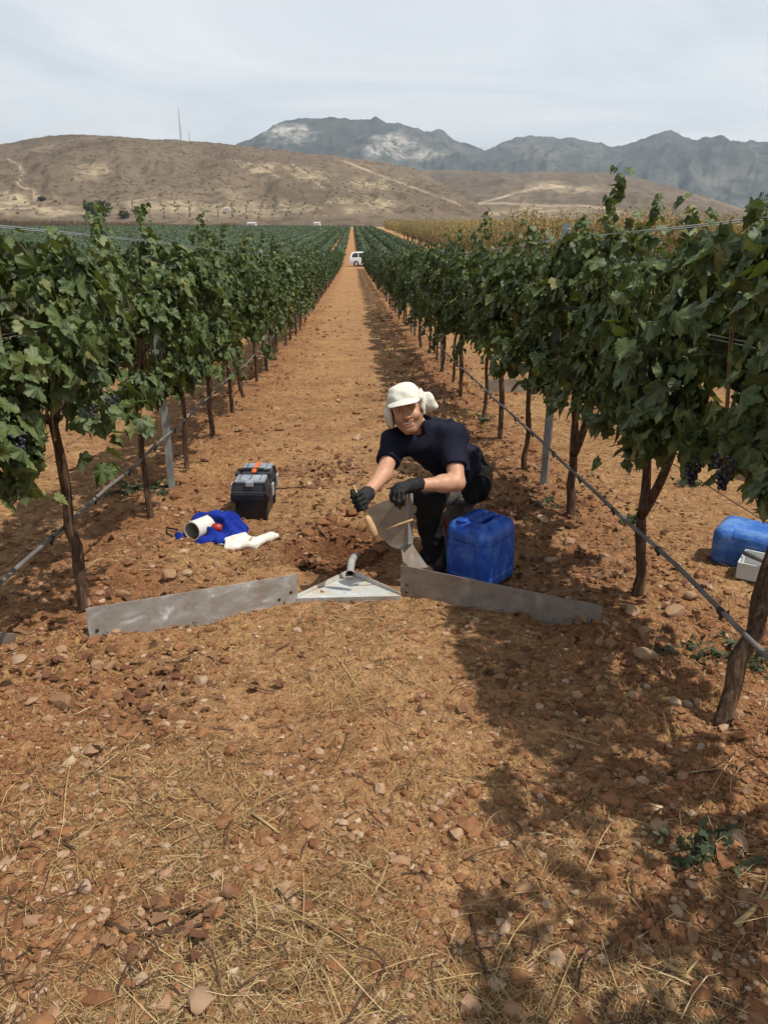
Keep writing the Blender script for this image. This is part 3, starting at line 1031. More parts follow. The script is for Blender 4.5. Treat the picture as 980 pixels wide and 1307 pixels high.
# ------------------------------------------------------------------ the rest of the vineyard, past what one can count
def vine_mass():
    rng = np.random.default_rng(77)
    PS, RS, SS = [], [], []
    core = MB()
    ends = {-1: 89, 1: 89, -2: 48, 2: 52, -3: 40, 3: 46, -4: 36, 4: 40}
    for k in list(range(-92, 0)) + list(range(1, 5)):
        x0 = rowx(k)
        ya = ends.get(k, 0) + .6
        ya = max(ya, (abs(x0) - 2) * 1.65)
        for a, b_ in ((ya, 89.5), (97., 460. + 12 * math.sin(k * .3))):
            if k > 0 and b_ > 200: b_ = 430
            a = max(a, ya)
            y = a
            while y < b_:
                ln = min(6. * (1 + y / 60.), b_ - y)
                sc = np.clip(.15 + .0022 * (y - 20), .15, .75)
                n = int(ln * 1.05 * 2.2 / sc ** 2 * (.55 if abs(k) < 8 or y > 90 else .42))
                yy = rng.uniform(y, y + ln, n)
                f = rng.random(n) ** .8
                zz = .62 + (1.05 if y < 95 else 1.32) * f + .22 * fbm(yy * .9, np.full(n, x0), 3, 3)
                w = np.interp(f, [0, .3, .7, 1], [.25, .38, .33, .14])
                sd = rng.choice([-1, 1], n)
                w = w * (1. if y < 95 else 1.9)
                xx = x0 + (np.sign(k) * .42 if abs(k) == 1 and y > 95 else 0) + sd * w * np.sqrt(rng.uniform(.1, 1, n)) * (1 + .8 * fbm(yy * 1.5, zz * 2 + sd, k, 2))
                PS.append(np.c_[xx, yy, zz + g0(yy)])
                nr = np.c_[sd * .7, -.25 + 0 * xx, .5 + .6 * f] + rng.normal(0, .5, (n, 3))
                tp = np.c_[sd * .3, rng.normal(0, .6, n), -1 + 0 * xx]
                RS.append(frames(nr, tp)); SS.append(np.full(n, sc) * rng.uniform(.75, 1.25, n))
                y += ln
            if b_ > a:      # the dense inside of the hedge
                yy = np.linspace(a, b_, max(2, int((b_ - a) / (3 + a * .05))))
                m = len(yy)
                fw_ = 1. if a < 95 else 3.6
                prof = [(-.12 * fw_, .5 if a > 95 else .72), (.12 * fw_, .5 if a > 95 else .72), (.15 * fw_, 1.3), (0, 1.6), (-.15 * fw_, 1.3)]
                V = np.array([(x0 + (np.sign(k) * .42 if abs(k) == 1 and a > 95 else 0) + p[0], q, g0(q) + p[1]) for q in yy for p in prof])
                q = [(i * 5 + j, i * 5 + (j + 1) % 5, (i + 1) * 5 + (j + 1) % 5, (i + 1) * 5 + j) for i in range(m - 1) for j in range(5)]
                core.add(V, q)
    P = np.vstack(PS); R = np.concatenate(RS); S = np.concatenate(SS)
    V0 = np.array([(0, -.1, 0), (.5, .3, -.1), (0, .85, -.12), (-.5, .3, -.1)])
    T = np.array([(0, 1, 2), (0, 2, 3)])
    V = np.einsum('nij,kj->nki', R, V0) * S[:, None, None] + P[:, None]
    Fq = (T[None] + (np.arange(len(P)) * 4)[:, None, None]).reshape(-1, 3)
    var = np.repeat(rng.random(len(P)), 4)
    cv = np.vstack(core.v); cq = np.vstack(core.q) + len(P) * 4
    o = obj('vineyard', mesh('vineyard', np.vstack([V.reshape(-1, 3), cv]), [Fq, cq], m_leaf_far, True, {'var': np.r_[var, np.full(len(cv), .05)]}), kind='stuff')
    tag(o, 'long green rows of vines filling the plain beyond the near rows', 'vineyard')
    print('mass leaves', len(P))


vine_mass()

# ------------------------------------------------------------------ posts, wires and hoses
def post_mesh():
    mb = MB()
    # an open C section with notched lips
    sec = [(-.026, .019), (-.026, -.019), (.026, -.019), (.026, .019), (.017, .019), (.017, .0165), (.0235, .0165), (.0235, -.0165), (-.0235, -.0165), (-.0235, .0165), (-.017, .0165), (-.017, .019)]
    n = len(sec)
    V = np.array([(a, b_, z) for z in (-.25, 1.80) for a, b_ in sec])
    q = [(i, (i + 1) % n, n + (i + 1) % n, n + i) for i in range(n)]
    mb.add(V, q)
    cap_ = [(0, 9, 10, 11), (0, 1, 8, 9), (1, 2, 7, 8), (2, 3, 6, 7), (3, 4, 5, 6)]
    mb.add(V[n:], cap_)
    for z in np.arange(.35, 1.78, .10):
        for s in (-1, 1):
            mb.box((s * .0275, 0, z), (.004, .016, .030))
    return mesh('metal_post', np.vstack(mb.v), np.vstack(mb.q), m_steel_post, False)


POST = post_mesh()
TIE = MB()
TIE.tube([(-.032, -.022, 0), (.032, -.022, .004), (.032, .024, 0), (-.032, .024, .003), (-.032, -.022, .0)], .0025, 5)
tie0 = None
for k, npost in ((-1, 13), (1, 13), (-2, 7), (2, 7), (-3, 4), (3, 4)):
    for n in range(npost):
        y = {-1: 5.53, 1: 5.38}.get(k, 5.6) + 6.72 * n
        x = rowx(k) + (.02 if k > 0 else 0)
        o = tag(obj('metal_post', POST, None, (x, y, float(gh(x, y, False)))), '%s grey metal trellis post from the camera in the %s' % (ORD[n], ROWN[k]), 'trellis post', 'metal posts in the ' + ROWN[k])
        o.rotation_euler = (RNG.normal(0, .012), RNG.normal(0, .012) - (.008 if (k, n) == (-1, 0) else 0) , RNG.normal(0, .08) + (.5 if k < 0 else -.4))
        o.scale = (.95, .95, 1. if abs(k) < 2 else .95)
        if n < 5 and abs(k) == 1:
            c_ = TIE.build('wire_tie', m_wire, o) if tie0 is None else obj('wire_tie', tie0.data, o)
            tie0 = c_; c_.location = (0, 0, 1.76)

for k in (-3, -2, -1, 1, 2, 3):
    x = rowx(k)
    for zz, dxs, nm in ((1.755, (-.035, .035), 'upper'), (1.35, (-.035, .035), 'middle'), (.80, (0,), 'lower')):
        for dx_ in dxs:
            yy = np.r_[np.arange(-1.5, 20, .8), np.arange(20, 88, 3.)]
            sag = .012 * np.sin((yy - 5.5) / 6.72 * math.pi) ** 2
            o = MB().tube(np.c_[np.full(len(yy), x + dx_), yy, g0(yy) + zz * (1. if abs(k) < 2 else .95) - sag], .0022, 4, False).build('trellis_wire', m_wire)
            o['label'] = '%s trellis wire%s strung along the %s' % (nm, '' if dx_ == 0 else (' on the aisle side' if dx_ * k < 0 else ' on the far side'), ROWN[k]); o['category'] = 'wire'; o['group'] = 'trellis wires'

DRIP = MB().tube([(0, -.016, 0), (0, .016, 0)], .014, 8).tube([(0, 0, -.006), (0, 0, -.026)], .006, 6)
drip0 = None
for k, off, zh in ((-1, .02, .43), (1, -.06, .40), (-2, 0, .42), (2, 0, .42)):
    x = rowx(k) + off
    yy = np.r_[np.arange(-.6, 12, .31), np.arange(12, 87, 2.)]
    zz = gh(x, yy, False) * .5 + g0(yy) * .5 + zh + .004 * np.sin(yy * 5.1) + .006 * np.sin(yy * 2.3 + 1)
    xx = x + .006 * np.sin(yy * 1.7 + k)
    h = MB().tube(np.c_[xx, yy, zz], .0095, 8).build('drip_hose', m_hose)
    tag(h, 'long grey irrigation hose hanging along the %s' % ROWN[k], 'hose', 'irrigation hoses')
    for n in range(16):
        yd = 1.2 + n * .61 + (.2 if k < 0 else 0)
        if abs(k) > 1: continue
        d = DRIP.build('dripper', m_hose_dark, h) if drip0 is None else obj('dripper', drip0.data, h)
        drip0 = d
        d.location = (np.interp(yd, yy, xx), yd, np.interp(yd, yy, zz) - .004)

# ------------------------------------------------------------------ orchard on the right, beyond the vines
m_straw_leaf = leaf_mat('straw_leaf', [(0, (.21, .165, .068)), (.4, (.30, .245, .105)), (.8, (.39, .325, .15)), (1, (.25, .24, .10))], (.40, .31, .14), .3, .8, .1, (.28, .19, .05))
m_obark = simple('orchard_bark', [(.3, (.06, .045, .035)), (.7, (.14, .11, .085))], 4, .95, .1)


def orchard_tree(seed, nl=800):
    rng = np.random.default_rng(seed); mb = MB()
    mb.tube([(0, 0, -.2), (.03, 0, .5), (.02, .04, 1.1)], [.13, .10, .09], 7)
    tips = []
    for k in range(15):
        a = k * 2.4 + rng.uniform(0, .5); sp_ = rng.uniform(.5, 1.9); h = rng.uniform(3.6, 4.75)
        q = np.linspace(0, 1, 6)[:, None]
        pts = np.array((.02, .03, 1.0)) + q * np.array((0, 0, h - 1.)) + (q ** .7) * np.array((math.cos(a), math.sin(a), 0)) * sp_ + rng.normal(0, .05, (6, 3)) * q
        mb.tube(pts, np.linspace(.05, .012, 6), 5, False); tips.append(pts)
    tips = np.array(tips)
    i = rng.integers(0, 15, nl); f = rng.uniform(.22, 1.02, nl) * 5
    j = np.clip(f.astype(int), 0, 4); fr = (f - j)[:, None]
    P = tips[i, j] * (1 - fr) + tips[i, j + 1] * fr + rng.normal(0, .24, (nl, 3))
    P[:, 2] = np.minimum(P[:, 2], 4.9)
    R = frames(rng.normal(0, 1, (nl, 3)) + np.array((0, 0, .4)), rng.normal(0, 1, (nl, 3)) + np.array((0, 0, .6)))
    V, Fq, var = leaves_mesh(P, R, rng.uniform(.09, .21, nl), 2, rng)
    return mb, V, Fq, var


OT = []
for k in range(5):
    mb, V, Fq, var = orchard_tree(500 + k)
    OT.append((mesh('trunk', np.vstack(mb.v), [np.vstack(mb.q), np.vstack(mb.t)], m_obark), mesh('crown', V, Fq, m_straw_leaf, True, {'var': var}), (mb, V, Fq, var)))
grid_pts = []
for r_ in range(30):
    for j in range(70):
        x = 13.8 + 5.2 * r_; y = 56 + 4.6 * j + (r_ % 2) * 2
        if x / y > .64 or y > 345: continue
        grid_pts.append((r_, x + random.uniform(-.4, .4), y + random.uniform(-.5, .5)))
grid_pts.sort(key=lambda p: p[0] * 26 + p[2])
mass = []
for i, (r_, x, y) in enumerate(grid_pts):
    tr, cr, _ = OT[i % 5]
    if i < 130:
        o = thing('orchard_tree', 'straw-yellow orchard tree in the mass of dry trees beyond the right rows' if r_ else 'straw-yellow orchard tree with a bare trunk on the orchard edge facing the vines', 'tree', (x, y, float(g0(y))), random.uniform(0, 6), 'dry orchard trees beyond the vines' if r_ else 'orchard edge trees')
        s_ = random.uniform(.92, 1.06)
        o.scale = (s_, s_, s_)
        obj('trunk', tr, o); obj('crown', cr, o, kind='stuff')
    else:
        mass.append((x, y, i % 5))
mv, mq, ma, mn = [], [], [], 0
for x, y, k in mass:
    _, _, (mb, V, Fq, var) = OT[k]
    st_ = 3 if y > 120 else 2
    Vs = V.reshape(-1, 6, 3)[::st_].reshape(-1, 3); nl = len(Vs) // 6
    Rz = rotz(random.uniform(0, 6))
    cen = Vs.reshape(-1, 6, 3).mean(1, keepdims=True)
    Vs = ((Vs.reshape(-1, 6, 3) - cen) * (1 + .35 * (st_ - 1)) + cen).reshape(-1, 3) @ Rz.T + np.array((x, y, g0(y)))
    mv.append(Vs); mq.append((LT[2][1][None] + (np.arange(nl) * 6)[:, None, None]).reshape(-1, 3) + mn); ma.append(var[:len(Vs)]); mn += len(Vs)
o = obj('dry_orchard', mesh('dry_orchard', np.vstack(mv), np.vstack(mq), m_straw_leaf, True, {'var': np.concatenate(ma)}), kind='stuff')
tag(o, 'far mass of straw-yellow orchard trees behind the edge trees', 'orchard')
print('orchard', len(grid_pts), 'vines', nvine)

# ------------------------------------------------------------------ bushes at the foot of the hill
m_bush = leaf_mat('bush_leaf', [(0, (.022, .034, .016)), (.5, (.036, .052, .022)), (1, (.06, .078, .035))], (.05, .065, .035), .15, .8, .1, (.05, .07, .02))


def on_hill(u, v):
    return flat[np.argmin((fu - u) ** 2 + ((fv - v) * 2) ** 2)]


def bush(u, v, d, w, h, label, seed, name='bush'):
    rng = np.random.default_rng(seed)
    p = CAM + ray(u, v) * d if d else on_hill(u, v)
    o = thing(name, label, name if name == 'tree' else 'bush', (p[0], p[1], p[2]))
    n = 620
    a = rng.normal(0, 1, (n, 3)); a /= np.linalg.norm(a, axis=1)[:, None]
    lob = 1 + .7 * fbm(a[:, 0] * 2.2 + a[:, 2] * 2, a[:, 1] * 2.2 - a[:, 2], seed, 3)
    P = a * np.array((w / 2, w / 2.4, h / 2)) * (lob * rng.uniform(.6, 1, n) ** .5)[:, None] + np.array((0, 0, h * .55))
    V, Fq, var = leaves_mesh(P, frames(a + rng.normal(0, .6, (n, 3)), rng.normal(0, 1, (n, 3))), rng.uniform(.10, .2, n) * w * .55, 2, rng)
    obj('crown', mesh('crown', V, Fq, m_bush, True, {'var': var}), o, kind='stuff')
    mb = MB().tube([(0, 0, -1.5), (.1, 0, h * .3), (0, .2, h * .6)], [w * .05, w * .04, w * .02], 6)
    for q in range(5):
        an = q * 1.3
        mb.tube([(0, 0, h * .2), (math.cos(an) * w * .15, math.sin(an) * w * .15, h * .5), (math.cos(an) * w * .3, math.sin(an) * w * .3, h * .7)], [w * .03, w * .02, w * .01], 5)
    mb.build('trunk', m_obark, o)


bush(126, 277, 0, 17, 9, 'large dark green bush at the foot of the brown hill on the left', 1)
bush(160, 279, 0, 7, 4.5, 'small dark bush right of the large bush at the hill foot', 2)
bush(972, 289, 430, 13, 15, 'round dark tree above the orchard at the right edge of the photo', 3, 'tree')
bush(53, 257, 0, 6, 3, 'small olive-coloured bush left of the large bush below the hill track', 4)

# dry reeds in front of the hill
m_reed = leaf_mat('dry_reed', [(0, (.10, .072, .045)), (.5, (.15, .108, .066)), (1, (.21, .155, .085))], (.15, .11, .07), .2, .9, .05, (.18, .12, .06))
rng = np.random.default_rng(9)
n = 5200
xr = rng.uniform(-320, -66, n); yr = 478 + rng.uniform(0, 10, n) - .05 * xr
hr = (2.2 + 3.6 * np.clip((-xr - 90) / 150, 0, 1) + 1.6 * fbm(xr * .05, yr * .1, 5, 3)) * rng.uniform(.55, 1.1, n)
Pz = g0(yr)
wr = rng.uniform(.25, .6, n)
V = np.stack([np.c_[xr - wr, yr, Pz - .5], np.c_[xr + wr, yr + .3, Pz - .5], np.c_[xr + rng.normal(0, .6, n), yr, Pz + hr]], 1).reshape(-1, 3)
o = obj('dry_reeds', mesh('dry_reeds', V, np.arange(3 * n).reshape(-1, 3), m_reed, False, {'var': np.repeat(rng.random(n), 3)}), kind='stuff')
tag(o, 'brown strip of dry reeds between vineyard and hill on the left', 'reeds')

# ------------------------------------------------------------------ far buildings and the masts
m_white = simple('white_wall', [(.3, (.62, .61, .58)), (.7, (.75, .74, .72))], 1., .8, .2)
m_roofg = simple('grey_roof', [(.3, (.30, .29, .28)), (.7, (.45, .44, .42))], 1., .8, .2)
m_dark = simple('dark_opening', [(.3, (.02, .02, .02)), (.7, (.04, .04, .04))], 1., .6, .3)


def shed(u, v, d, w, h, dp, label):
    p = CAM + ray(u, v) * d if d else on_hill(u, v)
    o = thing('farm_building', label, 'building', tuple(p), -.15)
    MB().box((0, 0, h / 2 - .8), (w, dp, h + 1.6)).build('wall', m_white, o, False)
    r = MB()
    V = np.array([(-w / 2 - .3, -dp / 2 - .3, h), (w / 2 + .3, -dp / 2 - .3, h), (w / 2 + .3, dp / 2 + .3, h), (-w / 2 - .3, dp / 2 + .3, h), (-w / 2 - .3, 0, h + dp * .18), (w / 2 + .3, 0, h + dp * .18)])
    r.add(V + np.array((0, 0, .01)), [(0, 1, 5, 4), (2, 3, 4, 5), (3, 2, 1, 0)], [(0, 4, 3), (1, 2, 5)])
    r.build('roof', m_roofg, o, False)
    MB().box((-w * .2, -dp / 2 - .03, h * .35), (w * .16, .08, h * .7)).build('door', m_dark, o, False)
    MB().box((w * .2, -dp / 2 - .03, h * .55), (w * .14, .08, h * .3)).build('window', m_dark, o, False)


shed(322, 288.5, 480, 5, 1.6, 4, 'small white farm building at the end of the vineyard, left of the aisle')
shed(405, 288, 490, 3.6, 1.6, 3.4, 'white farm building nearest the far end of the aisle')
shed(290, 268, 0, 3.5, .9, 3, 'pale shed among the orchard rows on the hill slope')

m_mast = simple('mast_paint', [(.3, (.30, .27, .25)), (.7, (.45, .42, .40))], 1., .7, .3)


def mast(u, vb, vt, d, w, label):
    a = CAM + ray(u + (1 if vt < 150 else 0), vb) * d
    h = (vb - vt) / F * d * .96
    o = thing('radio_mast', label, 'mast', tuple(a))
    leg = None
    for q in range(3):
        an = q * 2.094
        x, y = w * math.cos(an), w * math.sin(an)
        MB().tube([(x, y, -6), (x * .8, y * .8, h * .5), (x * .5, y * .5, h)], w * .22, 5).build('leg', m_mast, o)
    br_ = MB(); nb = 12
    for i in range(nb):
        for q in range(3):
            a0, a1 = q * 2.094, (q + 1) * 2.094
            f0, f1 = 1 - .5 * i / nb, 1 - .5 * (i + 1) / nb
            br_.tube([(w * f0 * math.cos(a0), w * f0 * math.sin(a0), h * i / nb), (w * f1 * math.cos(a1), w * f1 * math.sin(a1), h * (i + 1) / nb)], w * .13, 4, False)
    br_.build('bracing', m_mast, o)
    MB().tube([(0, 0, h - .1), (0, 0, h * 1.06)], w * .12, 5).build('antenna', m_mast, o)


mast(230, 177, 141, 1290, 1.15, 'tall thin radio mast on top of the brown hill')
mast(242, 178, 169, 1290, .7, 'short antenna beside the tall mast on the hilltop')

# ------------------------------------------------------------------ the car across the end of the aisle
m_carw = simple('white_car_paint', [(.3, (.72, .72, .71)), (.7, (.80, .80, .79))], 1.5, .25, .5)
m_glass = simple('dark_car_glass', [(.3, (.012, .014, .016)), (.7, (.02, .023, .025))], 1., .08, .6)
m_tyre = simple('tyre_rubber', [(.3, (.016, .015, .014)), (.7, (.04, .035, .03))], 8, .85, .2)
m_rim = simple('rim_alloy', [(.3, (.40, .40, .40)), (.7, (.55, .55, .55))], 5, .35, .5, .7)
m_red = simple('red_lamp', [(.3, (.25, .012, .01)), (.7, (.35, .02, .015))], 5, .2, .5)
m_black = simple('black_plastic', [(.3, (.012, .012, .013)), (.7, (.028, .028, .03))], 12, .5, .4)


def car():
    p = G(445.2, 340.5)
    yc = p[1] + .9
    o = thing('parked_car', 'white car parked across the far end of the aisle, its front behind the right row', 'car', (p[0] + .05, yc, float(g0(yc))), 0)
    # side profile, x from the tail to the nose
    lower = [(.0, .50), (.02, .80), (.08, 1.00), (.55, 1.02), (1.6, 1.00), (2.85, .97), (3.10, .95), (3.9, .84), (4.22, .72), (4.30, .50), (4.28, .30), (3.86, .26), (3.2, .24), (1.3, .24), (.45, .27), (.08, .34)]
    upper = [(.07, 1.0), (.24, 1.42), (.40, 1.58), (.9, 1.65), (1.7, 1.655), (2.2, 1.58), (2.95, 1.03)]
    def solid(poly, half, inset, top=None):
        n = len(poly); V = []
        P = np.array(poly); c = P.mean(0)
        for s, f, dy in ((-1, .965, 0), (-1, 1, inset), (1, 1, inset), (1, .965, 0)):
            Q = c + (P - c) * f
            y = np.array([s * (half(q[1]) - dy) for q in Q])
            V.append(np.c_[Q[:, 0], y, Q[:, 1]])
        m = MB(); A = np.vstack(V)
        q = [(k * n + i, k * n + (i + 1) % n, (k + 1) * n + (i + 1) % n, (k + 1) * n + i) for k in range(3) for i in range(n)]
        A = np.vstack([A, V[0].mean(0), V[3].mean(0)])
        t = [((i + 1) % n, i, 4 * n) for i in range(n)] + [(3 * n + i, 3 * n + (i + 1) % n, 4 * n + 1) for i in range(n)]
        return m.add(A, q, t)
    body = solid(lower, lambda z: .89 - .10 * max(0, z - .75) ** 2 - .05 * max(0, .5 - z), .05).build('body', m_carw, o)
    recalc(body); sharp(body, 40)
    cab = solid(upper, lambda z: .84 - .30 * max(0, z - 1.0), .05).build('cabin', m_carw, o)
    recalc(cab); sharp(cab, 40)
    for s in (-1, 1):
        def side(x, z): return (x, s * (.846 - .30 * max(0, z - 1.0)), z)
        for nm, pl in (('rear_window', [(.28, 1.05), (.42, 1.46), (.62, 1.55), (1.05, 1.57), (1.05, 1.06)]), ('door_window', [(1.12, 1.06), (1.12, 1.57), (1.75, 1.57), (1.90, 1.55), (1.90, 1.06)]), ('front_window', [(1.97, 1.06), (1.97, 1.54), (2.18, 1.49), (2.76, 1.07)])):
            w = MB().prism([side(*q) for q in pl], (0, 1, 0), .012).build('window', m_glass, o, False); recalc(w)
        for x0, x1 in ((1.08, 1.93), (1.95, 2.85)):
            d = MB().box(((x0 + x1) / 2, s * .872, .66), (x1 - x0 - .02, .05, .62), None, .02).build('door', m_carw, o, False)
            MB().box((x0 + .14, s * .905, .86), (.16, .02, .03), None, .006).build('handle', m_black, d, False)
        for x in (.82, 3.38):
            w = MB().tube([(0, -.11, 0), (0, -.09, 0), (0, .09, 0), (0, .11, 0)], [.31, .345, .345, .31], 28).build('wheel', m_tyre, o)
            w.location = (x, s * .80, .345); sharp(w)
            r = MB()
            r.tube([(0, -.115, 0), (0, .115, 0)], .20, 20)
            r.build('rim', m_rim, w, False)
            a = MB()
            an = np.linspace(-.05, math.pi + .05, 15)
            V = np.array([(x + .42 * math.cos(q), s * yy, .345 + .42 * math.sin(q)) for q in an for yy in (.70, .895)] )
            V2 = np.array([(x + .36 * math.cos(q), s * .898, .345 + .36 * math.sin(q)) for q in an])
            a.add(V, [(2 * i, 2 * i + 1, 2 * i + 3, 2 * i + 2) for i in range(14)])
            a.build('wheel_arch', m_black, o, False)
        MB().box((.075, s * .72, .84), (.13, .20, .26), None, .03).build('tail_light', m_red, o, False)
        MB().box((4.13, s * .62, .74), (.22, .30, .13), None, .03).build('headlight', m_rim, o, False)
        MB().box((2.62, s * .96, 1.08), (.12, .20, .13), None, .03).build('mirror', m_black, o, False)
    MB().box((.03, 0, .42), (.14, 1.66, .2), None, .04).build('rear_bumper', m_carw, o, False)
    MB().box((4.27, 0, .40), (.14, 1.6, .2), None, .04).build('front_bumper', m_carw, o, False)
    w = MB().prism([(.125, -.62, 1.10), (.125, .62, 1.10), (.27, .56, 1.44), (.27, -.56, 1.44)], (-.93, 0, .38), .02).build('tailgate_window', m_glass, o, False); recalc(w)
    w = MB().prism([(2.88, -.70, 1.08), (2.88, .70, 1.08), (2.26, .60, 1.545), (2.26, -.60, 1.545)], (.6, 0, .8), .02).build('windscreen', m_glass, o, False); recalc(w)


car()

# ------------------------------------------------------------------ sheet metal
m_sheet, t, b = mat('galvanised_sheet', .42, .5, .3)
c = coords(t)
s1 = noise(t, scaled(t, c, (1, 1, 1.6)), 5.5, 6, .68, 1.4)
s2 = noise(t, c, 45, 4, .7)
col = ramp(t, math_(t, 'ADD', math_(t, 'MULTIPLY', s1, .8), math_(t, 'MULTIPLY', s2, .2)), [(.36, (.30, .285, .26)), (.50, (.36, .345, .32)), (.58, (.41, .405, .39)), (.65, (.58, .62, .65))])
dirt = ramp(t, noise(t, c, 9, 5, .7), [(.50, 0.), (.62, .28)])
col = mix(t, dirt, col, (.24, .14, .075))
t.links.new(col, b.inputs['Base Color'])
t.links.new(ramp(t, s1, [(.35, .32), (.7, .62)]), b.inputs['Roughness'])
t.links.new(ramp(t, s1, [(.5, .35), (.66, .1)]), b.inputs['Metallic'])
bump(t, b, s2, .15, .003)
m_dull_shaded, t, b = mat('dull_shaded_sheet', .5, .45, .25)  # sheet copy with the shade on the held plates and right barrier coloured in
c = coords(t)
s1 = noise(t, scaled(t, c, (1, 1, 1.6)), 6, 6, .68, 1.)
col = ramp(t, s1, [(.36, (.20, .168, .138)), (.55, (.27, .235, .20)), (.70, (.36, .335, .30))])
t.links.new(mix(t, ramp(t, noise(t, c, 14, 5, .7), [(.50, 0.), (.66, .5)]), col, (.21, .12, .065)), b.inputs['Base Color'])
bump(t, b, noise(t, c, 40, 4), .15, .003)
m_sheet_pale, t, b = mat('pale_sheet', .5, .5, .15)
c = coords(t)
s1 = noise(t, scaled(t, c, (1, 3, 1)), 7, 5, .65, .8)
col = ramp(t, s1, [(.34, (.40, .40, .36)), (.5, (.46, .48, .455)), (.64, (.53, .565, .56))])
t.links.new(mix(t, ramp(t, noise(t, c, 6, 5, .7), [(.46, 0.), (.64, .75)]), col, (.50, .36, .22)), b.inputs['Base Color'])
m_bolt = simple('dark_bolt', [(.3, (.03, .03, .03)), (.7, (.07, .06, .06))], 20, .5, .5, .6)


def sheet(name, label, a, b_, h0, h1, bury=.05, th=.004, lean=0., mt=None):
    a = np.array(a[:2]); b_ = np.array(b_[:2]); n = 17
    f = np.linspace(0, 1, n)
    xy = a + (b_ - a) * f[:, None]
    nn = np.array((-(b_ - a)[1], (b_ - a)[0])); nn /= np.linalg.norm(nn)
    xy = xy + nn * (.002 * np.sin(f * 5 + 1))[:, None]
    zb = np.interp(f, [0, 1], [g0(a[1]), g0(b_[1])])
    hh = np.interp(f, [0, 1], [h0, h1])
    V = []
    for s in (-1, 1):
        for top in (0, 1):
            z = zb + (hh if top else -bury)
            V.append(np.c_[xy + nn * (s * th / 2 + (lean * hh[:, None] if top else 0)), z])
    V = np.vstack(V)
    I = np.arange(n - 1)
    def st(o0, o1): return np.stack([I + o0 * n, I + 1 + o0 * n, I + 1 + o1 * n, I + o1 * n], -1)
    q = np.vstack([st(0, 1), st(3, 2), st(1, 3), st(2, 0), [(0, n, 3 * n, 2 * n)], [(n - 1, 3 * n - 1, 4 * n - 1, 2 * n - 1)]])
    org = np.array((a[0], a[1], g0(a[1])))
    me = mesh(name, V - org, q, mt or m_sheet, False)
    o = tag(obj(name, me, None, org), label, 'metal sheet')
    recalc(o)
    return o, org


LP0, LP1 = G(117, 828), G(380, 770)
RP0, RP1 = G(511, 764), G(764, 811)
oL, orgL = sheet('metal_barrier', 'long stained metal sheet standing on edge left of the pale triangular tray', LP0, LP1, .195, .160)
oR, orgR = sheet('metal_barrier', 'long shaded brown metal sheet standing on edge in front of the blue jerry can', RP0, RP1, .185, .150, mt=m_dull_shaded)
for o, org, p, q in ((oL, orgL, LP0, LP1), (oR, orgR, RP0, RP1)):
    d = np.array((q - p)); d[2] = 0; L_ = np.linalg.norm(d); d /= L_
    n_ = np.array((-d[1], d[0], 0))
    for f, h in ((.035, .085), (.035, .045), (.965, .07), (.90, .045)):
        pos = p + d * L_ * f
        pos[2] = np.interp(f, [0, 1], [g0(p[1]), g0(q[1])]) + h
        MB().tube([-n_ * .006, n_ * .006], .008, 8).build('bolt', m_bolt, o, True, pos - org)
g1_, g2_ = G(-28, 838), G(24, 832)
sheet('metal_barrier', 'dark bent metal sheet cut off by the left edge of the photo', g1_, g2_, .13, .09, mt=m_dull_shaded)
g1_, g2_ = G(618, 500), G(668, 499)
sheet('metal_barrier', 'small grey metal sheet lying across the next aisle, behind the right row', g1_, g2_, .16, .16, mt=m_dull_shaded)

# the pale three-cornered tray and its hose
A_, B_, C_ = G(379, 771), G(511, 769), G(447, 741)
org = (A_ + B_) / 2
o = thing('collection_tray', 'pale triangular metal tray lying between the two long metal sheets', 'tray', org)
fl = MB()
P3 = np.array([A_ - org + (0, 0, .022), B_ - org + (0, 0, .022), C_ - org + (.02, 0, .018), C_ - org + (-.02, 0, .018)])
fl.prism(P3, (0, 0, 1), .004)
recalc(fl.build('tray_floor', m_sheet_pale, o, False))
for p, q in ((P3[0], P3[3]), (P3[1], P3[2])):
    d = q - p
    fl = MB().prism([p + (0, .006, -.02), q + (0, .006, -.02), q + (0, .02, .026), p + (0, .014, .014)], np.cross(d, (0, 0, 1)), .003)
    recalc(fl.build('tray_side', m_sheet_pale, o, False))
fl = MB().prism([P3[0] + (0, -.004, -.06), P3[1] + (0, -.004, -.06), P3[1] + (0, -.004, .003), P3[0] + (0, -.004, .003)], (0, 1, 0), .003)
recalc(fl.build('tray_lip', m_sheet, o, False))
m_pipe = simple('weathered_pipe', [(.3, (.20, .19, .17)), (.7, (.36, .34, .31))], 14, .6, .3)
m_hole_shade = simple('pipe_inside', [(.3, (.01, .01, .01)), (.7, (.02, .018, .016))], 9, .9, .05)  # near-black puts the shade inside the hose end into the colour
o = thing('drain_hose', 'short grey curved hose reaching from the dug hole to the tray tip', 'hose', C_)
pts = np.array([(0, 0, .036), (.002, .05, .045), (.006, .11, .048), (.012, .17, .042), (.022, .24, .028), (.034, .31, .0)])
MB().tube(pts, .0205, 14, False).tube(pts[:3], .017, 14, False).build('tube', m_pipe, o)
MB().tube([pts[0] + (0, .012, 0), pts[0] + (0, .02, 0)], .017, 12).build('opening_shade', m_hole_shade, o)  # black disc in the hose mouth stands for its inner shade

# the sheet he holds up
o = thing('held_sheet', 'folded grey metal sheet with a curved edge that the crouching man holds upright', 'metal sheet', W(520, 690, 3.66))
org = W(520, 690, 3.66)
front = [W(466, 650, 3.66), W(475, 645, 3.66), W(519, 629, 3.62), W(521, 694, 3.70), W(509, 700, 3.73), W(498, 696, 3.73), W(485, 684, 3.71), W(473, 668, 3.69)]
def planar(Q):
    Q = np.array(Q); c_ = Q.mean(0)
    n_ = np.linalg.svd(Q - c_)[2][2]
    return Q - np.outer((Q - c_) @ n_, n_)


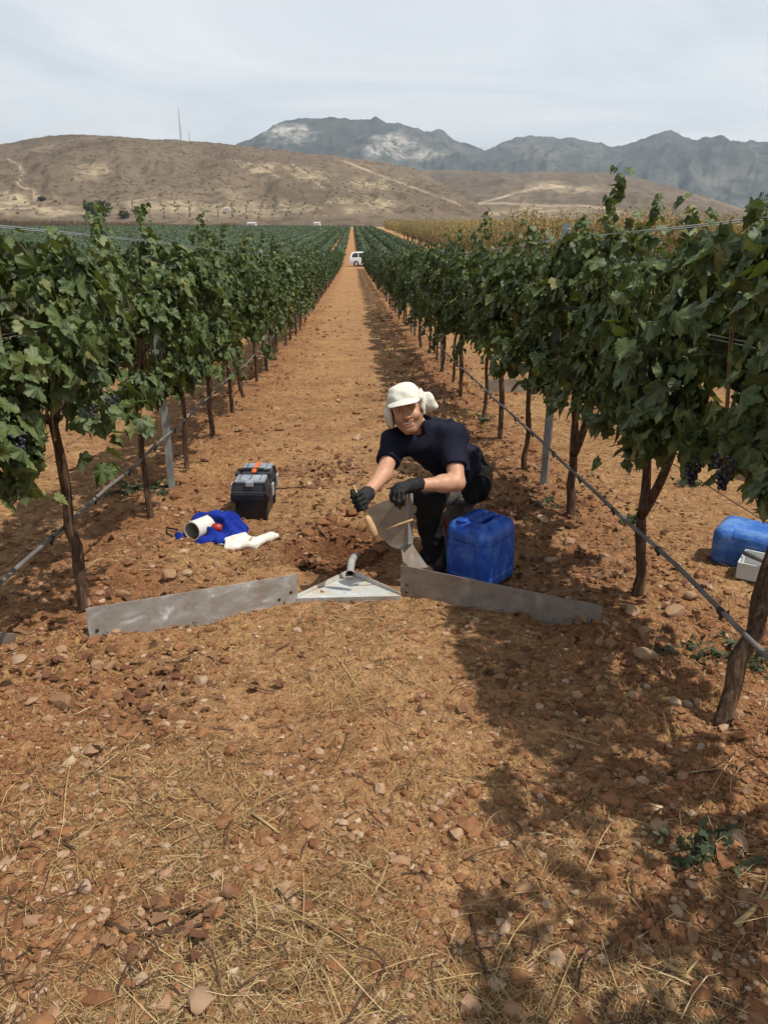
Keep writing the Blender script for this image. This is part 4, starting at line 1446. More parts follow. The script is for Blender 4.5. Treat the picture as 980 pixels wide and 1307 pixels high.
front = planar(front)
nrm = np.cross(front[2] - front[0], front[4] - front[0])
recalc(MB().prism(np.array(front) - org, nrm, .004).build('plate', m_dull_shaded, o, False))
fl = [W(519.5, 629, 3.615), W(527, 626, 3.67), W(526, 693, 3.75), W(521.5, 695, 3.70)]
fl = planar(fl)
recalc(MB().prism(np.array(fl) - org, np.cross(fl[1] - fl[0], fl[2] - fl[0]), .004).build('flange', m_sheet, o, False))
lo_ = [W(510, 698, 3.735), W(526, 692, 3.755), W(534, 706, 3.77), W(545, 724, 3.80), W(528, 728, 3.74), W(514, 716, 3.72)]
lo_ = planar(lo_)
recalc(MB().prism(np.array(lo_) - org, np.cross(lo_[1] - lo_[0], lo_[3] - lo_[0]), .004).build('lower_plate', m_dull_shaded, o, False))

m_wood = simple('raw_wood', [(.3, (.33, .20, .10)), (.7, (.52, .35, .19))], 18, .7, .2, stretch=(1, 1, .2))
o = MB().tube([W(490, 677, 3.60), W(510, 669, 3.585), W(527, 663, 3.575)], .0055, 7).build('wooden_stick', m_wood)
tag(o, 'thin pale stick lying against the held metal sheet', 'stick')
m_redp = simple('red_plastic', [(.3, (.24, .022, .014)), (.7, (.33, .035, .02))], 18, .45, .4)
o = MB().tube([W(524, 639, 3.9), W(541, 646, 3.95), W(556, 651, 4.0)], [.016, .018, .018], 10).tube([W(556, 651, 4.0), W(566, 660, 4.1), W(585, 735, 4.25)], .012, 8).build('red_tool_handle', m_redp)
tag(o, 'red tool handle showing between the held sheet and the man\'s knee', 'tool')

# ------------------------------------------------------------------ jerry cans
def can_mat(name, c0, c1, dust):
    m, t, b = mat(name, .36, .5)
    c = coords(t)
    n_ = noise(t, c, 6, 6, .7, .8)
    geo = t.nodes.new('ShaderNodeNewGeometry')
    base = ramp(t, noise(t, c, 3.5, 3), [(.35, c0), (.65, c1)])
    scuff = ramp(t, noise(t, scaled(t, c, (1, 1, .5)), 14, 6, .75, .5), [(.46, 0.), (.68, .7)])
    t.links.new(mix(t, scuff, base, dust), b.inputs['Base Color'])
    t.links.new(ramp(t, n_, [(.35, .30), (.7, .62)]), b.inputs['Roughness'])
    b.inputs['Subsurface Weight'].default_value = .0
    bump(t, b, n_, .12, .01)
    return m


m_can = can_mat('blue_polythene', (.005, .042, .27), (.009, .080, .45), (.08, .22, .54))
m_can2 = can_mat('faded_blue_polythene', (.012, .075, .30), (.020, .115, .40), (.16, .30, .52))


def jerry(name, label, pos, R, mt, w=.275, d=.30, h=.362, ribs=True):
    o = thing(name, label, 'jerry can', pos)
    o.matrix_world = Matrix.Translation(Vector(pos)) @ Matrix(R.tolist()).to_4x4()
    ax, P = grid((-w / 2 - .02, -d / 2 - .02, -.02), (w / 2 + .02, d / 2 + .02, h + .05), .005)
    D = rbox(P, (0, 0, h / 2), (w / 2, d / 2, h / 2), .062)
    D = smax(D, -rbox(P, (0, .02, h + .006), (.052, .080, .040), .025), .02)                 # the hand recess
    D = smin(D, caps(P, (0, -.062, h - .012), (0, .095, h - .012), .0155, .0155), .012)        # the carrying bar across it
    D = smin(D, caps(P, (-.045, -d / 2 + .052, h - .035), (-.045, -d / 2 + .052, h - .026), .036, .033), .012)
    if ribs:
        for z in (.10, h - .095):
            D = np.where(np.abs(P[2] - z) < .005, D + .0015, D) + 0 * P[0]
        for s in (-1, 1):
            D = smax(D, -rbox(P, (s * w / 2, 0, h * .50), (.003, d * .30, h * .26), .003), .010)
            D = smax(D, -rbox(P, (0, s * d / 2, h * .50), (w * .30, .003, h * .26), .003), .010)
    D = D + .0025 * np.sin(P[0] * 23 + P[2] * 9) * np.sin(P[1] * 19 - P[2] * 13)
    sdf_obj('body', D + 0 * P[0] + 0 * P[1], ax, mt, o)
    cp = MB().tube([(-.045, -d / 2 + .052, h + .002), (-.045, -d / 2 + .052, h + .004), (-.045, -d / 2 + .052, h + .011), (-.045, -d / 2 + .052, h + .0135)], [.026, .029, .029, .024], 20).build('cap', mt, o)
    sharp(cp)
    return o


pc = G(612, 741)
jerry('jerry_can', 'upright dark blue jerry can beside the crouching man', (pc[0], pc[1], pc[2] - .012), rotz(math.radians(-44)) @ rotm((1, 0, 0), .03), m_can)
pc = G(916, 712)
a_ = math.radians(-36)
ax_ = np.array((math.cos(a_), math.sin(a_), -.03)); ax_ /= np.linalg.norm(ax_)
up_ = np.array((0, 0, 1.)); sd_ = np.cross(up_, ax_); sd_ /= np.linalg.norm(sd_); up_ = np.cross(ax_, sd_)
jerry('jerry_can', 'faded blue jerry can lying on its side at the right edge of the photo', tuple(np.array((pc[0], pc[1], pc[2] + .105)) - ax_ * .03), np.stack([up_, sd_, ax_], -1), m_can2, .24, .29, .42)
p = G(962, 746)
m_tray = simple('pale_grey_plastic', [(.3, (.40, .41, .40)), (.7, (.55, .55, .53))], 6, .5, .4)
o = thing('plastic_tray', 'shallow pale grey plastic tray below the lying blue jerry can', 'tray', (p[0], p[1], p[2]), math.radians(-36))
MB().box((.08, .05, .012), (.34, .20, .012), None, .004).build('tray_floor', m_tray, o, False)
for c_, s_ in (((.08, -.05, .055), (.34, .008, .09)), ((.08, .15, .055), (.34, .008, .09)), ((-.087, .05, .055), (.008, .19, .09)), ((.247, .05, .055), (.008, .19, .09))):
    MB().box(c_, s_, None, .002).build('tray_side', m_tray, o, False)
o = MB().tube([W(950, 706, 3.86), W(962, 711, 3.80), W(990, 722, 3.70)], .014, 10).build('black_hose', m_hose, None)
tag(o, 'short dark hose end poking out in front of the lying blue can', 'hose')

# ------------------------------------------------------------------ toolbox
m_tb = simple('toolbox_black', [(.3, (.010, .011, .013)), (.6, (.020, .021, .024)), (.75, (.06, .045, .03))], 9, .38, .45)
m_tbl = simple('toolbox_lid_dark', [(.3, (.018, .020, .024)), (.7, (.04, .042, .048))], 9, .42, .45)
m_clear = simple('grey_clear_lid', [(.3, (.16, .18, .21)), (.55, (.26, .29, .33)), (.75, (.36, .40, .44))], 16, .22, .6)
m_org = simple('orange_plastic', [(.3, (.55, .11, .018)), (.7, (.70, .16, .03))], 9, .4, .4)
m_latch = simple('grey_latch', [(.3, (.25, .26, .27)), (.7, (.36, .37, .38))], 9, .4, .4)
p = G(321, 671)
o = thing('toolbox', 'black toolbox with grey clear lid organisers and an orange handle', 'toolbox', p, math.radians(-3))
o.scale = (1.02, 1., 1.16)
wd_, ln_, hh_ = .25, .43, .245


def taper(z0, z1, w0, l0, w1, l1, bev=.012):
    m = MB(); V = []
    for z, w, l in ((z0, w0, l0), (z1, w1, l1)):
        for x, y in ((-1, -1), (1, -1), (1, 1), (-1, 1)):
            for bx, by in (((1, 0), (0, 1)) if x * y > 0 else ((0, 1), (1, 0))):
                V.append((x * (w / 2 - bev * bx), y * (l / 2 - bev * by) + ln_ / 2, z))
    n = 8
    q = [(i, (i + 1) % n, n + (i + 1) % n, n + i) for i in range(n)]
    V += [(0, ln_ / 2, z0), (0, ln_ / 2, z1)]
    t = [((i + 1) % n, i, 16) for i in range(n)] + [(n + i, n + (i + 1) % n, 17) for i in range(n)]
    return m.add(V, q, t)


for nm, args, mt in (('body', (.0, .125, wd_ * .80, ln_ * .86, wd_ * .86, ln_ * .90), m_tb), ('body_rim', (.123, .158, wd_ * .98, ln_ * .99, wd_ * 1.0, ln_), m_tb), ('lid', (.156, .225, wd_ * .97, ln_ * .98, wd_ * .86, ln_ * .93), m_tbl)):
    x_ = taper(*args).build(nm, mt, o, False); recalc(x_)
for y0, y1, z in ((.022, .150, .232), (.275, .40, .232)):
    ld = MB().box((0, (y0 + y1) / 2, z), (wd_ * .76, y1 - y0, .020), None, .006).build('organiser_lid', m_clear, o, False)
    for k in range(3):
        MB().box((wd_ * .25 * (k - 1), (y0 + y1) / 2, z + .0105), (.004, (y1 - y0) * .9, .003)).build('divider', m_tbl, ld, False)
MB().box((0, .016, .222), (.05, .012, .030), None, .004).build('latch', m_latch, o, False)
for s in (-1, 1):
    for y in (.12, .32):
        MB().box((s * (wd_ * .5 + .004), y, .165), (.014, .05, .07), None, .004).build('latch', m_latch, o, False)
    MB().box((s * .10, .212, .236), (.03, .110, .022), None, .005).build('handle_mount', m_tbl, o, False)
hd = MB().tube([(-.10, .212, .246), (-.06, .212, .254), (.06, .212, .254), (.10, .212, .246)], .011, 10).build('handle', m_tb, o)
MB().box((.004, .255, .252), (.030, .19, .018), None, .006).build('orange_grip', m_org, o, False)
MB().box((0, -.004, .178), (wd_ * .9, .010, .012), None, .003).build('rim_trim', m_tbl, o, False)

# ------------------------------------------------------------------ blue cloth bag with a pipe in it
m_cloth, t, b = mat('blue_cloth', .85, .15)
c = coords(t)
t.links.new(ramp(t, noise(t, c, 7, 5), [(.3, (.004, .014, .14)), (.55, (.007, .023, .22)), (.75, (.022, .045, .28))]), b.inputs['Base Color'])
bump(t, b, noise(t, c, 30, 5, .6), .35, .012)
m_pvc = simple('white_pvc', [(.3, (.52, .50, .44)), (.7, (.68, .66, .60))], 8, .45, .4)
m_pvci = simple('pvc_inside', [(.3, (.30, .27, .22)), (.7, (.42, .39, .33))], 8, .7, .2)
pb = G(272, 690)
o = thing('cloth_bag', 'crumpled bright blue cloth bag lying on the soil before the toolbox', 'bag', pb)
ax, P = grid((-.34, -.22, -.06), (.27, .30, .20), .006)
D = ell(P, (.03, .08, .03), (.17, .14, .100))
D = smin(D, ell(P, (.12, .0, .015), (.10, .13, .070)), .05)
D = smin(D, caps(P, (-.18, -.08, .008), (.05, -.10, .012), .036, .040), .05)
D = smin(D, caps(P, (-.17, -.06, .01), (-.10, .12, .05), .034, .05), .05)
D = smin(D, caps(P, (-.05, .12, .10), (.17, .05, .04), .030, .030), .04)
D = smin(D, ell(P, (.15, -.10, .0), (.075, .06, .035)), .03)
pd = np.array((.10, .20, -.02)); pd /= np.linalg.norm(pd)
pA = np.array((-.105, -.075, .072)); pB = pA + pd * .22
D = smax(D, -caps(P, pA - pd * .12, pB - pd * .02, .063, .063), .015)
D = smax(D, -ell(P, (.035, -.01, .105), (.05, .04, .045)), .02)
fold = .014 * np.sin(P[0] * 46 + 3 * np.sin(P[1] * 17) + 12 * P[2]) * np.sin(P[1] * 15 + P[0] * 12 + 1) + .008 * np.sin(P[0] * 22 - P[1] * 60 + P[2] * 30)
fold = fold + .015 * np.abs(np.sin(P[0] * 19 + P[1] * 27 + 2 * np.sin(P[1] * 23))) 
sdf_obj('cloth', D + fold, ax, m_cloth, o)
tr = [pb + np.array((-.20, -.08, .03)), pb + np.array((-.26, -.05, .05)), pb + np.array((-.275, .02, .06)), pb + np.array((-.22, .06, .03))]
MB().tube([q - pb for q in tr], .006, 6).build('cord', m_black, o)
q_ = [(.05, -.14, .012), (.085, -.155, .02), (.11, -.165, .008)]
MB().tube(q_, .003, 5).build('white_seam', m_pvc, o)
o = thing('pvc_pipe', 'short white plastic pipe with its open end facing out of the blue bag', 'pipe', pb)
tb = MB().tube([pA, pA + pd * .12, pB], .058, 28, False).build('pipe_wall', m_pvc, o)
MB().tube([pA + pd * .001, pA + pd * .12, pB], .052, 28, False).tube([pB - pd * .02, pB - pd * .01], .052, 20).build('pipe_inside', m_pvci, o)
# the cut ring of the pipe's end
rg = MB(); an = np.linspace(0, 2 * math.pi, 28, endpoint=False)
u_ = np.cross(pd, (0, 0, 1)); u_ /= np.linalg.norm(u_); w_ = np.cross(pd, u_)
ring = [pA + rr * (math.cos(q) * u_ + math.sin(q) * w_) for rr in (.058, .052) for q in an]
rg.add(ring, [(i, (i + 1) % 28, 28 + (i + 1) % 28, 28 + i) for i in range(28)])
rg.build('cut_edge', m_pvc, o, False)
o = MB().tube([pb + np.array((.005, -.015, .068)), pb + np.array((.04, -.01, .066)), pb + np.array((.07, .0, .05))], [.026, .028, .022], 12).build('red_bottle', m_redp)
tag(o, 'small red plastic item showing inside the open blue cloth bag', 'bottle')

# ------------------------------------------------------------------ pair of pale work gloves on the ground
m_wcl, t, b = mat('pale_cotton', .9, .1)
c = coords(t)
t.links.new(ramp(t, noise(t, c, 14, 5), [(.3, (.58, .54, .45)), (.6, (.72, .69, .61)), (.75, (.50, .40, .28))]), b.inputs['Base Color'])
bump(t, b, noise(t, c, 70, 4), .4, .004)
m_tan = simple('tan_band', [(.3, (.32, .23, .13)), (.7, (.46, .35, .22))], 20, .9, .1)
pw = G(318, 702)
o = thing('crumpled_cloth', 'crumpled white cloth piece with a tan band, on the soil near the blue bag', 'cloth', pw)
ax, P = grid((-.19, -.13, -.03), (.21, .16, .13), .0045)
R1 = rotz(.25) @ rotm((0, 1, 0), -.20) @ rotm((1, 0, 0), .35)
D = rbox(P, (-.065, .0, .035), (.070, .055, .016), .014, R1)
D = smin(D, rbox(P, (-.075, -.045, .020), (.06, .02, .014), .012, R1), .03)
D = smin(D, caps(P, (.035, -.01, .025), (.135, .075, .045), .034, .016), .02)
D = smin(D, caps(P, (.05, .015, .02), (.155, .085, .035), .026, .014), .02)
D = smin(D, ell(P, (.012, -.005, .025), (.035, .04, .03)), .02)
D = D + .004 * np.sin(P[0] * 70 + 40 * P[1]) * np.sin(P[1] * 55 - P[2] * 40) + .003 * np.sin(P[0] * 30 - P[1] * 90)
sdf_obj('cloth', D, ax, m_wcl, o)
bd = MB().tube([(.0, -.052, .012), (.012, -.035, .05), (.022, -.002, .060), (.018, .03, .042)], .009, 7)
bd.build('band', m_tan, o)

# ------------------------------------------------------------------ the crouching man
m_skin, t, b = mat('skin', .5, .35)
c = coords(t)
sk = ramp(t, noise(t, c, 30, 4), [(.3, (.40, .205, .125)), (.7, (.50, .275, .175))])
sk = mix(t, math_(t, 'MULTIPLY', attr_(t, 'stubble'), .52), sk, (.085, .050, .038))
sk = mix(t, attr_(t, 'lip'), sk, (.30, .095, .075))
t.links.new(sk, b.inputs['Base Color'])
b.inputs['Subsurface Weight'].default_value = .08
b.inputs['Subsurface Radius'].default_value = (.012, .005, .003)
bump(t, b, noise(t, c, 160, 3), .15, .002)


def cloth(name, stops, wr=.4, wsc=26, rough=.9):
    m, t, b = mat(name, rough, .12)
    c = coords(t)
    t.links.new(ramp(t, noise(t, c, 5, 4), stops), b.inputs['Base Color'])
    h = math_(t, 'ADD', noise(t, c, wsc, 4, .5, 1.), math_(t, 'MULTIPLY', noise(t, c, 420, 2), .15))
    bump(t, b, h, wr, .012)
    return m


m_shirt = cloth('navy_shirt', [(.3, (.008, .009, .019)), (.7, (.016, .017, .033))])
m_trous = cloth('grey_work_trousers', [(.3, (.070, .062, .054)), (.7, (.105, .094, .082))])
m_panel = cloth('black_trouser_panel', [(.3, (.007, .007, .008)), (.7, (.018, .017, .017))])
m_hat = cloth('pale_hat_cloth', [(.3, (.56, .54, .46)), (.7, (.66, .64, .56))], .25, 40)
m_glove = cloth('dark_glove', [(.3, (.012, .013, .013)), (.6, (.032, .033, .033)), (.8, (.075, .065, .05))], .4, 90, .7)
m_hair = simple('dark_hair', [(.3, (.010, .007, .005)), (.7, (.022, .015, .011))], 40, .6, .3)
m_eye = simple('eye_white', [(.3, (.55, .52, .48)), (.7, (.62, .60, .56))], 10, .2, .5)
m_iris = simple('eye_iris', [(.3, (.018, .010, .006)), (.7, (.035, .020, .012))], 10, .15, .5)
m_teeth = simple('teeth', [(.3, (.68, .64, .56)), (.7, (.74, .71, .64))], 10, .3, .5)
m_boot = simple('dusty_boot', [(.3, (.018, .016, .014)), (.7, (.065, .050, .036))], 12, .8, .2)

HIP = W(596, 611, 4.10); LOW = W(587, 597, 4.05); CHEST = W(554, 567, 3.87); NECKB = W(540, 553, 3.83)
SHL = W(578, 557, 3.75); SHR = W(504, 564, 3.84)
ELL_, WRL = W(582, 616, 3.66), W(526, 620, 3.56)
ELR, WRR = W(489, 606, 3.69), W(467, 632, 3.565)
HIPL, KNL, ANL = W(598, 616, 4.03), W(546, 632, 3.78), W(554, 722, 3.95)
HIPR, KNR, ANR = W(596, 610, 4.20), W(574, 700, 4.22), W(632, 716, 4.42)

# head frame: x to the image right, y into the head, z up the head
_v = ray(518, 525); _v /= np.linalg.norm(_v)
_u = UP - (UP @ _v) * _v; _u /= np.linalg.norm(_u)
_r = np.cross(_v, _u)
HR = np.stack([_r, _v, _u], -1) @ rotm((0, 1, 0), math.radians(-13)) @ rotm((1, 0, 0), math.radians(9)) @ rotm((0, 0, 1), math.radians(-5))
HO = W(518.5, 521, 3.70)


def hw(x, y, z): return HO + HR @ np.array((x, y, z))


man = thing('person', 'crouching smiling man in a white neck-flap hat and navy shirt holding a metal sheet', 'person', W(556, 725, 3.98))
MO = np.array(man.location)


def part(name, D, ax, mt, parent=None, attr=None):
    o = sdf_obj(name, D, ax, mt, parent or man, attr, MO)
    return o


def head_sdf(P):
    q = loc(P, HO, HR)
    q = tuple(np.ascontiguousarray(a) for a in q)
    x, y, z = q
    ab = (np.abs(x), y, z)
    D = ell(q, (0, .014, .032), (.074, .094, .090))
    D = smin(D, ell(q, (0, -.028, -.035), (.061, .060, .084)), .03)
    D = smin(D, caps(ab, (.050, -.004, -.055), (.014, -.066, -.098), .020, .020), .03)
    D = smin(D, ell(q, (0, -.068, -.098), (.026, .022, .020)), .02)
    D = smin(D, ell(ab, (.037, -.066, -.030), (.024, .022, .022)), .025)       # cheeks pushed up by the smile
    D = smin(D, caps(ab, (.010, -.084, .028), (.040, -.074, .026), .011, .009), .02)  # brow
    D = smin(D, ell(ab, (.076, .012, -.008), (.011, .022, .032)), .010)
    D = smax(D, -ell(ab, (.031, -.101, .008), (.018, .014, .0105)), .012)
    D = smin(D, caps(q, (0, -.090, .012), (0, -.110, -.026), .0085, .0125), .012)
    D = smin(D, ell(ab, (.0115, -.100, -.029), (.0095, .011, .008)), .008)
    zc = -.064 + 4.2 * x * x                                                    # the smile curves up
    m = np.sqrt((x / .027) ** 2 + ((z - zc) / .0078) ** 2 + ((y + .096) / .018) ** 2)
    D = smin(D, np.sqrt(np.maximum(np.abs(x) - .022, 0) ** 2 + (z - zc - .0105) ** 2 + (y + .0905 - 6 * x * x) ** 2) - .0052, .006)
    D = smin(D, np.sqrt(np.maximum(np.abs(x) - .020, 0) ** 2 + (z - zc + .0115) ** 2 + (y + .0885 - 6 * x * x) ** 2) - .0060, .006)
    D = smax(D, -(m - 1) * .008, .003)
    D = smin(D, ell(ab, (.031, -.0835, .0075), (.0145, .010, .0100)), .001) * 1.0
    return D


def bounds(pts, mg):
    p = np.array(pts); return p.min(0) - mg, p.max(0) + mg


lo, hi = bounds([HO, NECKB, SHL, SHR, ELL_, WRL, ELR, WRR], .13)
ax, P = grid(lo, hi, .0036)
D = smin(caps(P, SHL, ELL_, .046, .043), caps(P, ELL_, WRL, .043, .027), .02)
DR = smin(caps(P, SHR, ELR, .044, .041), caps(P, ELR, WRR, .042, .027), .02)
D = np.minimum(D, DR)
D = smin(D, ell(P, ELL_ * .72 + WRL * .28, (.046, .046, .042)), .03)
D = smin(D, caps(P, SHL - np.array((0, 0, .03)), SHR - np.array((0, 0, .035)), .034, .034), .03)
D = smin(D, caps(P, NECKB, hw(0, .022, -.05), .058, .054), .035)
D = smin(D, caps(P, NECKB, CHEST, .040, .05), .02)
sl_ = []
for a in range(3):
    i0 = max(0, int((HO[a] - .15 - ax[a][0]) / .0036)); i1 = int((HO[a] + .15 - ax[a][0]) / .0036)
    sl_.append(slice(i0, i1))
sub = (P[0][sl_[0]], P[1][:, sl_[1]], P[2][:, :, sl_[2]])
D[tuple(sl_)] = smin(D[tuple(sl_)], head_sdf(sub), .010)


def head_attr(V):
    q = (V - HO) @ HR
    x, y, z = q.T
    near = np.linalg.norm(q, axis=1) < .16
    zc = -.064 + 4.2 * x * x
    st_ = near * np.clip((-.020 - z) / .02, 0, 1) * np.clip((z + .135) / .02, 0, 1) * np.clip((.02 - y) / .02, 0, 1)
    ck = np.clip(1.25 - np.hypot((np.abs(x) - .036) / .024, (z + .030) / .024), 0, 1)
    st_ = st_ * (1 - ck) * np.where(np.abs(x) < .012, np.clip((-.036 - z) / .008, 0, 1), 1)
    lp = near * np.clip(1.6 - np.hypot(np.maximum(np.abs(x) - .018, 0) / .007, (np.abs(z - zc) - .0105) / .0055), 0, 1) * (y < -.06) * (np.abs(z - zc) < .02)
    return {'stubble': st_ * .75 * (1 - lp), 'lip': lp * .75}


part('body', D, ax, m_skin, None, head_attr)
del D, DR

for s in (-1, 1):
    e = MB().add(ico * .0112, None, icoF)
    ey = MB()
    n = 14
    th_ = np.linspace(0, math.pi, 9)[:, None]; ph_ = np.linspace(0, 2 * math.pi, n, endpoint=False)[None]
    S = np.stack([np.sin(th_) * np.cos(ph_), -np.cos(th_) + 0 * ph_, np.sin(th_) * np.sin(ph_)], -1).reshape(-1, 3)
    q = [(i * n + j, i * n + (j + 1) % n, (i + 1) * n + (j + 1) % n, (i + 1) * n + j) for i in range(8) for j in range(n)]
    c0 = np.array((s * .031, -.0835, .0072))
    e = ey.add(np.array([hw(*(c0 + p * np.array((.0118, .0114, .0070)))) for p in S]) - MO, q).build('eye', m_eye, man); recalc(e)
    e2 = MB().add(np.array([hw(*(c0 + np.array((0, -.0072, 0)) + p * np.array((.0056, .0050, .0054)))) for p in S]) - MO, q).build('iris', m_iris, e); recalc(e2)
    br_ = [hw(s * .014, -.0945, .0255) - MO, hw(s * .028, -.0945, .030) - MO, hw(s * .044, -.084, .026) - MO]
    MB().tube(br_, [.0030, .0040, .0022], 7).build('eyebrow', m_hair, man)
tp_ = np.array([hw(x, -.0835 + 7 * x * x, -.0615 + 4.2 * x * x) - MO for x in np.linspace(-.023, .023, 9)])
MB().tube(tp_, .0056, 8).build('teeth', m_teeth, man)

# hair at the temples and nape
ax, P = grid(HO - .16, HO + .16, .005)
q = loc(P, HO, HR); aq = (np.abs(q[0]), q[1], q[2])
D = smin(ell(q, (0, .035, .02), (.080, .085, .078)), caps(aq, (.072, .0, .03), (.0715, -.012, -.030), .014, .008), .02)
D = smax(D, -(q[1] + .030), .005)
part('hair', D, ax, m_hair)

# the hat
ax, P = grid(HO - .21, HO + .23, .0036)
q = tuple(np.ascontiguousarray(a) for a in loc(P, HO, HR)); x, y, z = q
cr = ((np.abs(x / .088) ** 2.5 + np.abs((y - .010) / .107) ** 2.5 + np.abs((z - .036) / .090) ** 2.5) ** .4 - 1) * .088
cr = smax(cr, -(z - (.050 - .24 * np.clip(y + .08, 0, .3))), .004)
cr = cr + .0024 * np.sin(x * 70 + z * 60) * np.sin(y * 45 + z * 35) + .0022 * np.abs(np.sin(np.arctan2(x, y - .01) * 3 + .5)) - .001
hat_o = part('hat', cr, ax, m_hat)
zs = .060 - 3.0 * x * x - .20 * (-y - .085)
vs = np.maximum(np.abs(z - zs) - .0026, (np.sqrt((x / .083) ** 2 + ((y + .070) / .100) ** 2) - 1) * .08)
vs = smax(vs, (y + .066), .004)
part('hat_visor', vs, ax, m_hat, hat_o)
fl = ell(q, (-.093, .030, -.026), (.022, .055, .068))
fl = smin(fl, ell(q, (-.103, .062, -.050), (.024, .045, .046)), .02)
fl = smin(fl, caps(q, (.083, -.012, .045), (.080, .0, -.040), .011, .012), .02)
fl = smin(fl, ell(q, (.108, .052 + .006 * np.sin(z * 80 + x * 30), .004), (.040, .013, .043)), .02)
fl = smin(fl, caps(q, (.100, .052, -.020), (.140, .058, -.042), .015, .010), .025)
fl = smin(fl, caps(q, (.120, .055, .032), (.142, .058, -.030), .011, .011), .02)
fl = smin(fl, ell(q, (0, .112, -.02), (.092, .016, .078)), .03)
fl = smin(fl, ell(q, (.085, .035, .030), (.012, .06, .045)), .02)
fl = smin(fl, caps(q, (-.080, -.01, .040), (-.094, .0, -.02), .016, .018), .02)
fl = fl + .0036 * np.sin(x * 70 + z * 55) * np.sin(z * 40 - y * 50 + 1)
part('neck_flap', fl, ax, m_hat, hat_o)

# shirt
lo, hi = bounds([LOW, HIP, CHEST, NECKB, SHL, SHR], .24)
ax, P = grid(lo, hi, .0052)
td = (CHEST - LOW); td /= np.linalg.norm(td)
D = caps(P, LOW, CHEST, .130, .128)
D = smin(D, caps(P, SHL * .86 + SHR * .14, SHR * .86 + SHL * .14, .075, .072), .09)
D = smin(D, caps(P, LOW + np.array((.02, .02, -.035)), LOW, .136, .132), .05)
hemL, hemR = SHL + (ELL_ - SHL) * .66, SHR + (ELR - SHR) * .62
slv = smin(caps(P, SHL, hemL, .077, .062), caps(P, SHR, hemR, .078, .062), .01)
for hm, el, sh in ((hemL, ELL_, SHL), (hemR, ELR, SHR)):
    dd = (el - sh) / np.linalg.norm(el - sh)
    cut = (P[0] - hm[0]) * dd[0] + (P[1] - hm[1]) * dd[1] + (P[2] - hm[2]) * dd[2]
    near_ = np.sqrt((P[0] - hm[0]) ** 2 + (P[1] - hm[1]) ** 2 + (P[2] - hm[2]) ** 2)
    slv = np.where(near_ < .13, smax(slv, cut, .006), slv)
D = smin(D, slv, .035)
nd = hw(0, .02, -.06) - NECKB; nd /= np.linalg.norm(nd)
D = smin(D, caps(P, NECKB - nd * .02, NECKB + nd * .065, .088, .070), .035)
cut = (P[0] - NECKB[0]) * nd[0] + (P[1] - NECKB[1]) * nd[1] + (P[2] - NECKB[2]) * nd[2]
nrad = np.sqrt(np.maximum((P[0] - NECKB[0]) ** 2 + (P[1] - NECKB[1]) ** 2 + (P[2] - NECKB[2]) ** 2 - cut ** 2, 0))
D = np.where(nrad < .085, smax(D, cut - .060, .006), D)
D = smax(D, -np.maximum(nrad - .056, -cut + .050), .006)
fr = hw(0, -.5, -.2) - NECKB; fr /= np.linalg.norm(fr)
wr = .010 * np.sin(26 * (P[0] + .6 * P[2]) + 5 * np.sin(9 * P[1] + 4 * P[2])) * np.sin(17 * P[2] - 11 * P[0] + 2) + .009 * np.abs(np.sin(21 * P[0] - 34 * P[2] + 3 * np.sin(14 * P[0])))
wr = wr - .004
for hm in (hemL, hemR):      # calmer cloth round the hems
    wr = wr * np.clip((np.sqrt((P[0] - hm[0]) ** 2 + (P[1] - hm[1]) ** 2 + (P[2] - hm[2]) ** 2) - .06) / .08, .1, 1)
wr = wr * np.clip((np.sqrt((P[0] - NECKB[0]) ** 2 + (P[1] - NECKB[1]) ** 2 + (P[2] - NECKB[2]) ** 2) - .07) / .08, .15, 1)
shirt = part('shirt', D + wr, ax, m_shirt)
# collar: two turned-down leaves
ax, P = grid(NECKB - .13, NECKB + .15, .0042)
cut = (P[0] - NECKB[0]) * nd[0] + (P[1] - NECKB[1]) * nd[1] + (P[2] - NECKB[2]) * nd[2]
nrad = np.sqrt(np.maximum((P[0] - NECKB[0]) ** 2 + (P[1] - NECKB[1]) ** 2 + (P[2] - NECKB[2]) ** 2 - cut ** 2, 0))
ff = (P[0] - NECKB[0]) * fr[0] + (P[1] - NECKB[1]) * fr[1] + (P[2] - NECKB[2]) * fr[2]
rr_ = np.stack(np.broadcast_arrays(*[P[i] - NECKB[i] for i in range(3)]), -1)
lat = np.cross(nd, fr); lat /= np.linalg.norm(lat); lx = rr_ @ lat
D = np.sqrt((nrad - .070) ** 2 + ((cut - .046) * .55) ** 2) - .0145
for sg in (-1, 1):            # the two collar points
    cp_ = NECKB + nd * .055 + fr * .045 + lat * (sg * .045)
    tp2 = NECKB + nd * .005 + fr * .100 + lat * (sg * .040)
    D = smin(D, np.maximum(caps(P, cp_, tp2, .030, .012), -caps(P, NECKB - fr * .02, NECKB - fr * .02 + nd * .1, .085, .075)), .012)
part('collar', D, ax, m_shirt, shirt)
b0 = NECKB + fr * .088 - nd * .02
pk = MB().tube([NECKB + fr * .07 + nd * .01 - MO, CHEST + fr * .128 + nd * .02 - MO], .005, 6).build('placket', m_shirt, shirt)

